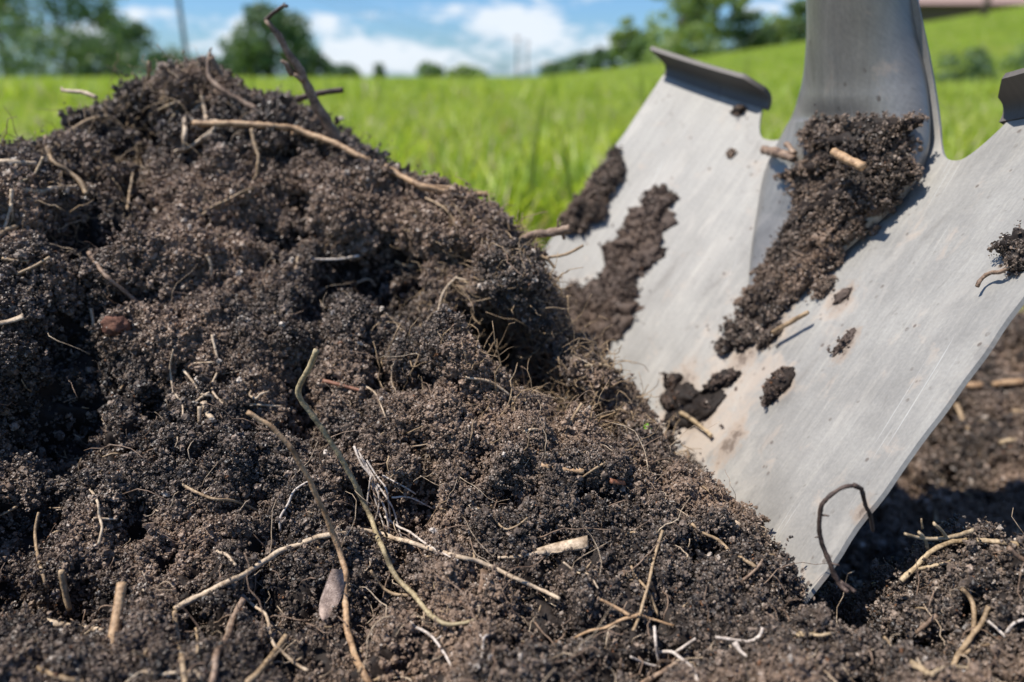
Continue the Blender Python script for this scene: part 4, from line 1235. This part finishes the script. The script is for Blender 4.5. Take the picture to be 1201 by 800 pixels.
stuck('soil_clump', 'small lone crumb of soil on the right half of the blade', [(914, 452, 12, 14, 3), (908, 466, 7, 6, 2.5), (922, 440, 6, 6, 2)], M_SOIL, C_CRUMBMUD, 160, .4, (.6, 1.1))
stuck('soil_clump', 'thin spot of dried mud above the lone crumb', [(988, 348, 7, 7, 1.5), (992, 400, 8, 7, .8), (985, 408, 6, 4, .7)], M_MUD, C_CRUMBMUD, 40, .4, (.4, .7))
stuck('soil_clump', 'dark crumb stuck in the shade under the left footrest', [(866, 130, 7, 5, 2.5), (858, 180, 3, 3, 1)], M_SOIL, C_CRUMB, 40, .4, (.5, .9))
stuck('soil_clump', 'clump of soil at the right edge of the photo high on the blade', [(1196, 292, 8, 16, 5), (1200, 310, 6, 10, 4)], M_SOIL, C_CRUMB, 200, .4, (.6, 1.2))


def blade_root(name, label, cat, mat, path, w, rough=.25, lift=.003):
    pts, rad = [], []
    for i, (px, py) in enumerate(path):
        dr = cam_dir(px, py).normalized()
        loc, nn, _, dd = BLADE.ray_cast(Vector((0, 0, CAM_H)), dr, 2)
        if loc is None: continue
        pts.append(np.array(Vector((0, 0, CAM_H)) + dr * (dd - lift))); rad.append(w / 2 / 867 * dd)
    c, r_ = catmull(pts, rad, .001)
    v, f = tube_arrays(c, r_, 7, rough)
    return tag(mesh_obj(name, v, f, RM[mat]), label, cat)


blade_root('dead_root', 'short root stub poking left out of the large dark clump on the blade', 'root', 'brown', [(930, 186), (912, 180), (895, 176)], 9, .5, .012)
blade_root('dead_root', 'brown root lying across the large dark clump on the blade', 'root', 'orange', [(978, 178), (995, 188), (1012, 196)], 9, .3, .024)
blade_root('rootlet', 'tan rootlet trailing from the lower end of the large dark clump', 'rootlet', 'tan', [(948, 366), (934, 374), (920, 382), (906, 390)], 5, .3, .010)
blade_root('rootlet', 'bright tan rootlet under the crumbs at the lower end of the valley', 'rootlet', 'gold', [(798, 484), (812, 492), (834, 511)], 5, .4, .004)
blade_root('rootlet', 'thin brown rootlet dangling left of the clump at the right edge of the photo', 'rootlet', 'brown', [(1192, 306), (1176, 318), (1162, 320), (1152, 326), (1146, 336)], 4, .5, .006)
blade_root('rootlet', 'thin loose root running up beside the left of the large dark clump', 'rootlet', 'brown', [(905, 142), (912, 155), (922, 168), (932, 180)], 6, .5, .006)


# ------------------------------------------------------------------ ground, field and hill
def terrain_h(x, y):
    """the field is flat, with a rise of ground to the right"""
    x = np.asarray(x, float); y = np.asarray(y, float)
    a = np.arctan2(x, np.maximum(y, .01)); r = np.hypot(x, y)
    k = np.clip((a - .02) / .60, 0, 1.3) ** 1.15
    q = np.clip((r - 9) / 55, 0, 1); q = q * q * (3 - 2 * q)
    return k * q * 4.7 * np.where(y > 0, 1, 0) + .02 * 0


rr_ = np.concatenate([np.array([.3, .45, .55, .62, .7, .8, 1.0, 1.3, 1.7, 2.2, 3, 4, 5.5, 7]), np.geomspace(9, 2500, 46)])
na = 240
V, F_ = [], []
for r_ in rr_:
    for k in range(na):
        a = 2 * math.pi * k / na
        xx, yy = r_ * math.sin(a), r_ * math.cos(a)
        V.append((xx, yy, float(terrain_h(xx, yy)) - .004 - (.05 if r_ < .6 else 0) - (.08 if False else 0)))
for i in range(len(rr_) - 1):
    for k in range(na):
        a, b = i * na + k, i * na + (k + 1) % na
        F_.append((a, b, b + na, a + na))
V.append((0, 0, -.054)); c_ = len(V) - 1
for k in range(na): F_.append((c_, k, (k + 1) % na))
m, t = new_mat('meadow_ground')
pos = t.n('ShaderNodeNewGeometry').outputs['Position']
n1 = t.n('ShaderNodeTexNoise', {'Vector': pos, 'Scale': 0.16, 'Detail': 5.0}).outputs[0]
n2 = t.n('ShaderNodeTexNoise', {'Vector': pos, 'Scale': 9.0, 'Detail': 5.0, 'Roughness': .65}).outputs[0]
n3 = t.n('ShaderNodeTexNoise', {'Vector': t.vmath('MULTIPLY', pos, (.05, .45, 1)).outputs[0], 'Scale': 1.0, 'Detail': 5.0}).outputs[0]
c = t.mix(t.maprange(n1, .35, .65), (0.11, 0.20, 0.022), (0.20, 0.30, 0.04))
c = t.mix(t.maprange(n3, .5, .72), c, (0.20, 0.19, 0.075))
dd_ = t.vmath('LENGTH', pos).outputs[1]
soilc = t.mix(t.maprange(n2, .3, .7), (0.10, 0.075, 0.05), (0.26, 0.20, 0.13))
nearf = t.maprange(dd_, 2.0, 7.0)
c = t.mix(t.math('MAXIMUM', nearf, t.math('MULTIPLY', t.maprange(n2, .45, .6), .5)), soilc, c)
b = t.n('ShaderNodeBsdfPrincipled', {'Base Color': c, 'Roughness': 0.9, 'Specular IOR Level': .15})
t.n('ShaderNodeOutputMaterial', {'Surface': b.outputs[0]})
tag(mesh_obj('ground', V, F_, m), kind='structure')


# ------------------------------------------------------------------ grass
def leaf_material(name, c1, c2, trans=.35, rough=.5):
    m, t = new_mat(name)
    ge = t.n('ShaderNodeNewGeometry')
    oi = t.n('ShaderNodeObjectInfo').outputs['Random']
    f = t.math('ADD', t.math('MULTIPLY', ge.outputs['Random Per Island'], .6), t.math('MULTIPLY', oi, .4))
    c = t.mix(f, c1, c2)
    ps = ge.outputs['Position']
    w1 = t.n('ShaderNodeTexNoise', {'Vector': ps, 'Scale': .55, 'Detail': 5.0, 'Roughness': .6}).outputs[0]
    w2 = t.n('ShaderNodeTexNoise', {'Vector': t.vmath('MULTIPLY', ps, (.12, .5, 1)).outputs[0], 'Scale': 1.0, 'Detail': 4.0}).outputs[0]
    c = t.mix(t.math('MULTIPLY', t.maprange(w1, .50, .68), .4), c, (c1[0] * .75, c1[1] * .72, c1[2] * .9))
    c = t.mix(t.math('MULTIPLY', t.maprange(w2, .52, .68), .3), c, (min(1, c2[0] * 1.05), c2[1] * .85, c2[2] * 1.9))
    b = t.n('ShaderNodeBsdfPrincipled', {'Base Color': c, 'Roughness': rough, 'Specular IOR Level': .4})
    tr = t.n('ShaderNodeBsdfTranslucent', {'Color': t.mix(1.0, c, (1.15, 1.15, .5), 'MULTIPLY')})
    ms = t.n('ShaderNodeMixShader', {0: trans, 1: b.outputs[0], 2: tr.outputs[0]})
    t.n('ShaderNodeOutputMaterial', {'Surface': ms.outputs[0]})
    return m


M_GRASS = leaf_material('grass_blade', (0.20, 0.34, 0.030), (0.52, 0.57, 0.105), .5)
M_STRAW = leaf_material('dry_grass', (0.34, 0.27, 0.16), (0.55, 0.45, 0.30), .2)


def tuft(name, n, rad, h0, h1, w0, w1, dry=.1):
    V, F_, mi = [], [], []
    for _ in range(n):
        p = np.array((*(rng.normal(size=2) * rad * .5), 0)); a = rng.uniform(0, 6.283)
        L_ = rng.uniform(h0, h1); lean = rng.uniform(.05, .7); w = rng.uniform(w0, w1)
        dr = np.array((math.cos(a), math.sin(a), 0)); sd = np.array((-dr[1], dr[0], 0))
        if rng.random() < .5: sd = sd * .8 + dr * .6
        o_ = len(V); seg = 4
        for k in range(seg + 1):
            t_ = k / seg
            c_ = p + dr * L_ * lean * t_ * t_ + np.array((0, 0, 1)) * L_ * (t_ - .35 * lean * t_ * t_)
            ww = w * (1 - t_ ** 2.2) + .0003
            V.append(c_ - sd * ww / 2); V.append(c_ + sd * ww / 2 + np.array((0, 0, .15 * ww)))
        isdry = rng.random() < dry
        for k in range(seg):
            F_.append((o_ + 2 * k, o_ + 2 * k + 1, o_ + 2 * k + 3, o_ + 2 * k + 2)); mi.append(1 if isdry else 0)
    me = bpy.data.meshes.new(name); me.from_pydata([tuple(v) for v in V], [], F_)
    me.materials.append(M_GRASS); me.materials.append(M_STRAW)
    me.polygons.foreach_set('material_index', mi)
    return bpy.data.objects.new(name, me)


C_NEAR = make_collection('near_tufts', [tuft('grass_tuft', 18, .05, .04, .15, .004, .012, .12) for _ in range(8)])
C_DRY = make_collection('dry_tufts', [tuft('dry_tuft', 16, .04, .02, .06, .003, .007, .85) for _ in range(4)])
C_FAR = make_collection('far_tufts', [tuft('meadow_tuft', 60, .30, .08, .24, .008, .018, .07) for _ in range(6)])


def wedge(n, y0, y1, half=.86, power=1.0):
    yy = (y0 ** power + (y1 ** power - y0 ** power) * rng.random(n)) ** (1 / power)
    xx = (rng.random(n) * 2 - 1) * (half * yy + .3)
    return xx, yy


def scatter_field(name, n, y0, y1, coll, s0, s1, label, power=1.0, mask=None):
    xx, yy = wedge(n, y0, y1, power=power)
    if mask is not None:
        k = mask(xx, yy); xx, yy = xx[k], yy[k]
    zz = terrain_h(xx, yy) - .005
    rot = np.stack([rng.normal(0, .08, len(xx)), rng.normal(0, .08, len(xx)), rng.uniform(0, 6.283, len(xx))], 1)
    o = instancer(name, np.stack([xx, yy, zz], 1), rot, rng.uniform(s0, s1, len(xx)), coll)
    tag(o, label, 'grass')
    return o


def patchy(x, y):
    v = gnoise(np.stack([x * 3.1, y * 3.1, x * 0 + 2.2], 1))
    return v > -.22 - .3 * (y > 2)


def clear(x, y): return ~((np.abs(x - .02) < .62) & (y < .86))


scatter_field('grass', 15000, .72, 5.5, C_NEAR, .7, 1.25, 'bright green meadow grass just behind the heap', 1.6, lambda x, y: patchy(x, y) & clear(x, y))
scatter_field('dry_grass', 6000, .72, 4.5, C_DRY, .7, 1.3, 'dry straw-coloured grass between the green tufts', 1.5, clear)
scatter_field('meadow_grass', 26000, 5.0, 60, C_FAR, .7, 1.25, 'green meadow grass reaching back to the trees', 1.3)

# a few tall blades that stand out of the grass, each on its own
def tall_blade(px, py_top, Y, h, w, lean, mat=M_GRASS, seed=0):
    b_ = to_world(px, py_top, Y); base = np.array((b_[0] - lean * .5, Y, float(terrain_h(b_[0], Y)) - .004))
    top = b_; V, F_ = [], []
    seg = 10
    for side in (0, 1):
        for k in range(seg + 1):
            t_ = k / seg
            c_ = base * (1 - t_) + top * t_ + np.array((lean * .35 * (t_ * t_ - t_), 0, 0))
            ww = w * (1 - t_ ** 2.5) + .0004
            for u in (-1, 0, 1):
                V.append(c_ + np.array((ww / 2 * u, abs(u) * ww * .25 + side * .0003, 0)))
    for side in (0, 1):
        o_ = side * (seg + 1) * 3
        for k in range(seg):
            for u in (0, 1):
                q = (o_ + 3 * k + u, o_ + 3 * k + u + 1, o_ + 3 * k + 4 + u, o_ + 3 * k + 3 + u)
                F_.append(q if side == 0 else q[::-1])
    return mesh_obj('grass_blade', V, F_, mat)


for (px, pt, Y, w, ln, lb) in ((640, 98, 1.05, .009, .05, 'tall yellow-green grass blade standing left of the left edge of the shovel'),
                               (752, 75, 1.15, .007, -.04, 'dark green upright grass blade close to the left corner of the shovel'),
                               (880, 45, 1.6, .008, .01, 'bright grass blade standing behind the left footrest'),
                               (365, 80, 1.5, .012, .05, 'grass blade leaning right behind the woody root'),
                               (292, 72, 1.6, .012, -.02, 'broad grass blade behind the peak left of the woody root'),
                               (655, 145, .95, .008, -.06, 'pale arched grass blade above the knobbly root')):
    tag(tall_blade(px, pt, Y, 0, w, ln), lb, 'grass blade')

# ------------------------------------------------------------------ trees, bushes, poles
M_BARK = root_material('bark', (0.06, 0.045, 0.035), (0.12, 0.09, 0.07), (0.18, 0.14, 0.11), rough=.9, scale=6)
M_T = [leaf_material('dark_foliage', (0.075, 0.125, 0.065), (0.16, 0.24, 0.115), .4),
       leaf_material('olive_foliage', (0.16, 0.22, 0.075), (0.30, 0.39, 0.13), .45),
       leaf_material('mid_foliage', (0.11, 0.175, 0.075), (0.21, 0.30, 0.125), .45)]


def tree(name, label, px, D_, h, cw, mi, n=1500, ls=.32, base=.25, gaps=.0, group='trees round the field', cat='tree', seed=0, trunk=True, clumps=26):
    """h height in m, cw crown width in m; base: where the crown begins as a share of the height"""
    r = np.random.default_rng(seed + int(px) + 5)
    d = cam_dir(px, 90); x0 = d.x / d.y * D_; z0 = float(terrain_h(x0, D_))
    t0 = empty(name, (x0, D_, z0)); tag(t0, label, cat, group)
    cc = []
    for k in range(clumps):
        t_ = r.random(); ang = r.uniform(0, 6.283)
        prof = math.sin(math.pi * min(1, (.12 + t_ * .86))) ** .65
        rad = prof * cw / 2 * math.sqrt(r.uniform(.15, .8))
        cc.append((math.cos(ang) * rad, math.sin(ang) * rad, h * (base + (1 - base) * (t_ * .92 + .02)), cw * r.uniform(.10, .20)))
    cc = np.array(cc)
    V = []
    n = int(n * 1.15)
    which = r.integers(0, len(cc), n)
    dirs = r.normal(size=(n, 3)); dirs /= np.linalg.norm(dirs, axis=1)[:, None]
    rad = r.uniform(.55, 1.05, n) ** .6
    P_ = cc[which, :3] + dirs * (cc[which, 3] * rad)[:, None] * (1, 1, .75)
    a = r.normal(size=(n, 3)); a /= np.linalg.norm(a, axis=1)[:, None]
    b = np.cross(a, dirs); b /= np.linalg.norm(b, axis=1)[:, None] + 1e-9
    s = (ls * 1.3 * r.uniform(.5, 1.2, n))[:, None]
    V = np.stack([P_ - a * s * .5, P_ + b * s * .35, P_ + a * s * .5, P_ - b * s * .35], 1).reshape(-1, 3)
    F = np.arange(n * 4).reshape(n, 4)
    o = mesh_obj('crown', V + (x0, D_, z0), F, M_T[mi], None, smooth=False)
    reparent(o, t0)
    if trunk:
        VV, FF, off = [], [], 0
        tr = max(.08, h * .022)
        paths = [([(0, 0, -.2), (r.normal() * .1, 0, h * .3), (r.normal() * .3, r.normal() * .3, h * .6), (r.normal() * .3, 0, h * .9)], (tr, tr * .2))]
        for k in range(7):
            c_ = cc[r.integers(len(cc))]; zb = h * r.uniform(.22, .55)
            paths.append(([(0, 0, zb), (c_[0] * .5, c_[1] * .5, (zb + c_[2]) / 2 + .1 * h * .3), tuple(c_[:3])], (tr * .5, tr * .12)))
        for pp, (ra, rb) in paths:
            pp = [np.array(q, float) for q in pp]
            c_, r__ = catmull(pp, list(np.linspace(ra, rb, len(pp))), h * .06)
            v, f = tube_arrays(c_, r__, 6, .08)
            VV.append(v); FF += [tuple(i + off for i in q) for q in f]; off += len(v)
        o = mesh_obj('trunk', np.concatenate(VV) + (x0, D_, z0), FF, M_BARK)
        reparent(o, t0)
    return t0


def mperpx(D_): return D_ / 867 / .97


TREES = [  # px centre, distance, height px over its foot, width px, foliage, label, opts
    (8, 70, 150, 130, 2, 'tall loose tree at the left edge with sky showing through its crown', dict(n=2300, clumps=24, base=.2)),
    (82, 74, 102, 115, 2, 'broad round-headed tree second from the left', dict(n=2300, clumps=24, base=.3)),
    (40, 62, 44, 120, 0, 'dark low bush mass under the leftmost tree', dict(n=1700, base=.02, trunk=False)),
    (118, 66, 38, 70, 0, 'dark bush under the right side of the broad round-headed tree', dict(n=1300, base=.02, trunk=False)),
    (155, 90, 44, 62, 0, 'dark domed tree left of the peak of the heap', dict(n=1500, base=.05)),
    (205, 130, 28, 50, 0, 'small distant dark tree just left of the power pole', dict(n=700, base=.05)),
    (240, 140, 16, 70, 0, 'low distant dark thicket behind the peak of the heap', dict(n=700, base=.02, trunk=False)),
    (318, 85, 66, 92, 0, 'large round dark tree behind the woody root', dict(n=3200, base=.08, clumps=40)),
    (362, 92, 34, 62, 0, 'lower dark tree right of the large round dark tree', dict(n=1200, base=.05)),
    (280, 96, 26, 50, 0, 'low dark bush left of the large round dark tree', dict(n=900, base=.02, trunk=False)),
    (402, 220, 10, 42, 0, 'tiny distant hedge right of the large round dark tree', dict(n=500, base=0, trunk=False)),
    (445, 210, 14, 12, 0, 'tiny lone dark bush on the horizon over the field', dict(n=300, base=0, trunk=False)),
    (505, 190, 12, 30, 2, 'faint low bush on the horizon left of the thin poles', dict(n=400, base=0, trunk=False)),
    (548, 190, 10, 40, 1, 'faint low olive bush on the horizon near the thin poles', dict(n=400, base=0, trunk=False)),
    (655, 170, 12, 44, 0, 'low dark tree at the foot of the rising ground', dict(n=700, base=0, trunk=False)),
    (682, 150, 20, 40, 0, 'small dark tree climbing the rising ground', dict(n=800, base=0)),
    (708, 140, 24, 36, 0, 'dark bushy tree beside the small round olive tree', dict(n=900, base=0)),
    (734, 105, 50, 34, 1, 'small round olive tree on the rising ground', dict(n=1000, base=.25)),
    (760, 100, 38, 44, 2, 'spreading green bush right of the small round olive tree', dict(n=1200, base=.02, trunk=False)),
    (792, 70, 100, 90, 1, 'tall airy olive tree with sky gaps behind the left corner of the shovel', dict(n=1500, clumps=16, base=.35)),
    (835, 72, 96, 64, 1, 'slim airy tree with a pale trunk right of the tall airy olive tree', dict(n=1100, clumps=13, base=.3)),
    (800, 66, 34, 90, 1, 'olive hedge under the tall airy olive tree', dict(n=1600, base=.0, trunk=False)),
    (866, 74, 44, 60, 0, 'dark rounded tree between the footrest and the socket', dict(n=1300, base=.05)),
    (905, 78, 40, 60, 1, 'light olive tree just left of the socket', dict(n=1300, base=.05)),
    (935, 70, 52, 46, 2, 'green tree half hidden by the socket', dict(n=1200, base=.05)),
]
for (px, D_, hp_, wp_, mi, lb, kw) in TREES:
    nm = 'bush' if kw.get('trunk') is False else 'tree'
    s_ = mperpx(D_)
    tree(nm, lb, px, D_, hp_ * s_ * (1.22 if px < 160 else 1.05), wp_ * s_ * (1.25 if px < 160 else 1.05), mi, ls=max(.2, D_ / 867 * 5.2), cat=nm, seed=3, **kw)
# bushes on the slope at the right
for (px, py, D_, hp_, wp_, mi, lb, n_) in ((1132, 94, 9.0, 50, 84, 0, 'dark leafy weed bush in the grass right of the socket', 1500),
                                         (1200, 92, 9.5, 46, 84, 2, 'green leafy weed bush at the right edge above the footrest', 1400)):
    s_ = mperpx(D_)
    tree('weed_bush', lb, px, D_, hp_ * s_, wp_ * s_, mi, n=n_, ls=.045, base=0, trunk=False, cat='bush', group='weed bushes on the slope')


def pole(label, px, D_, h, r, wires=None):
    d = cam_dir(px, 90); x0 = d.x / d.y * D_; z0 = float(terrain_h(x0, D_))
    t0 = empty('power_pole', (x0, D_, z0)); tag(t0, label, 'power pole', 'power poles across the field')
    v, f = tube_arrays(np.array([(x0, D_, z0 - .3), (x0, D_, z0 + h / 2), (x0, D_, z0 + h)]), np.array([r, r * .85, r * .7]), 10, .02)
    reparent(mesh_obj('post', v, f, M_BARK), t0)
    c = (x0, D_, z0 + h - .6)
    bm = bmesh.new(); bmesh.ops.create_cube(bm, size=1, matrix=Matrix.Translation(c) @ Matrix.Diagonal((2.2, .12, .12, 1)))
    for s in (-1, 0, 1):
        bmesh.ops.create_cone(bm, cap_ends=True, segments=8, radius1=.06, radius2=.04, depth=.2, matrix=Matrix.Translation((c[0] + s * .95, c[1], c[2] + .16)))
    me = bpy.data.meshes.new('crossarm'); bm.to_mesh(me); bm.free(); me.materials.append(M_BARK)
    o = bpy.data.objects.new('crossarm', me); COL.objects.link(o); reparent(o, t0)
    return c


pc = [pole('nearest wooden power pole rising left of the peak into the sky', 222, 62, 10.5, .17),
      pole('distant thin power pole above the middle of the field, the left of two', 607, 210, 10.5, .30),
      pole('distant thin power pole above the middle of the field, the right of two', 618, 225, 10.0, .26)]
d = cam_dir(-260, 90); pcl = (d.x / d.y * 45, 45, 9.8)
for k, (s, lb) in enumerate(((-.95, 'upper power line strung past the nearest pole'), (.95, 'lower power line strung past the nearest pole'))):
    pts = []
    chain = [pcl, pc[0], pc[1]]
    for a, b in zip(chain[:-1], chain[1:]):
        for i in range(16):
            t_ = i / 16
            pts.append((a[0] + (b[0] - a[0]) * t_ + s, a[1] + (b[1] - a[1]) * t_, a[2] + (b[2] - a[2]) * t_ - 4 * t_ * (1 - t_) * (1.6 + k * 1.5) + .2 - k * .5))
    pts.append((chain[-1][0] + s, chain[-1][1], chain[-1][2] + .2 - k * .5))
    v, f = tube_arrays(np.array(pts), np.full(len(pts), .022), 5, 0)
    tag(mesh_obj('power_line', v, f, RM['dark']), lb, 'power line')

# shed with a tiled roof and a post on top of the slope at the right edge
def box_bm(bm, c, s): bmesh.ops.create_cube(bm, size=1, matrix=Matrix.Translation(c) @ Matrix.Diagonal((*s, 1)))


m_wall, t = new_mat('shed_boards')
t.n('ShaderNodeOutputMaterial', {'Surface': t.n('ShaderNodeBsdfPrincipled', {'Base Color': (.16, .10, .07, 1), 'Roughness': .9}).outputs[0]})
d = cam_dir(1150, 40); D_ = 62; x0 = d.x / d.y * D_; z0 = float(terrain_h(x0, D_))
shed = empty('shed', (x0, D_, z0)); tag(shed, 'low reddish brown shed on top of the slope behind the right footrest', 'shed')
bm = bmesh.new(); box_bm(bm, (x0, D_, z0 + .55), (16, 5, 1.7)); me = bpy.data.meshes.new('wall'); bm.to_mesh(me); bm.free(); me.materials.append(m_wall)
o = bpy.data.objects.new('wall', me); COL.objects.link(o); reparent(o, shed)
rv = [(x0 - 8.6, D_ - 3, z0 + 1.35), (x0 + 8.6, D_ - 3, z0 + 1.35), (x0 + 8.6, D_, z0 + 2.6), (x0 - 8.6, D_, z0 + 2.6), (x0 - 8.6, D_ + 3, z0 + 1.35), (x0 + 8.6, D_ + 3, z0 + 1.35)]
m_roof, t = new_mat('roof_sheet')
t.n('ShaderNodeOutputMaterial', {'Surface': t.n('ShaderNodeBsdfPrincipled', {'Base Color': (.30, .20, .17, 1), 'Roughness': .8}).outputs[0]})
o = mesh_obj('roof', rv, [(0, 1, 2, 3), (3, 2, 5, 4), (0, 3, 4), (1, 5, 2), (0, 4, 5, 1)], m_roof, None, False); reparent(o, shed)
d = cam_dir(1154, 20); D_ = 40; x0 = d.x / d.y * D_; z0 = float(terrain_h(x0, D_))
v, f = tube_arrays(np.array([(x0, D_, z0 - .2), (x0, D_, z0 + .8), (x0, D_, z0 + 1.8)]), np.array([.16, .15, .14]), 8, .05)
tag(mesh_obj('fence_post', v, f, M_BARK), 'reddish brown post standing on the slope before the shed', 'post')
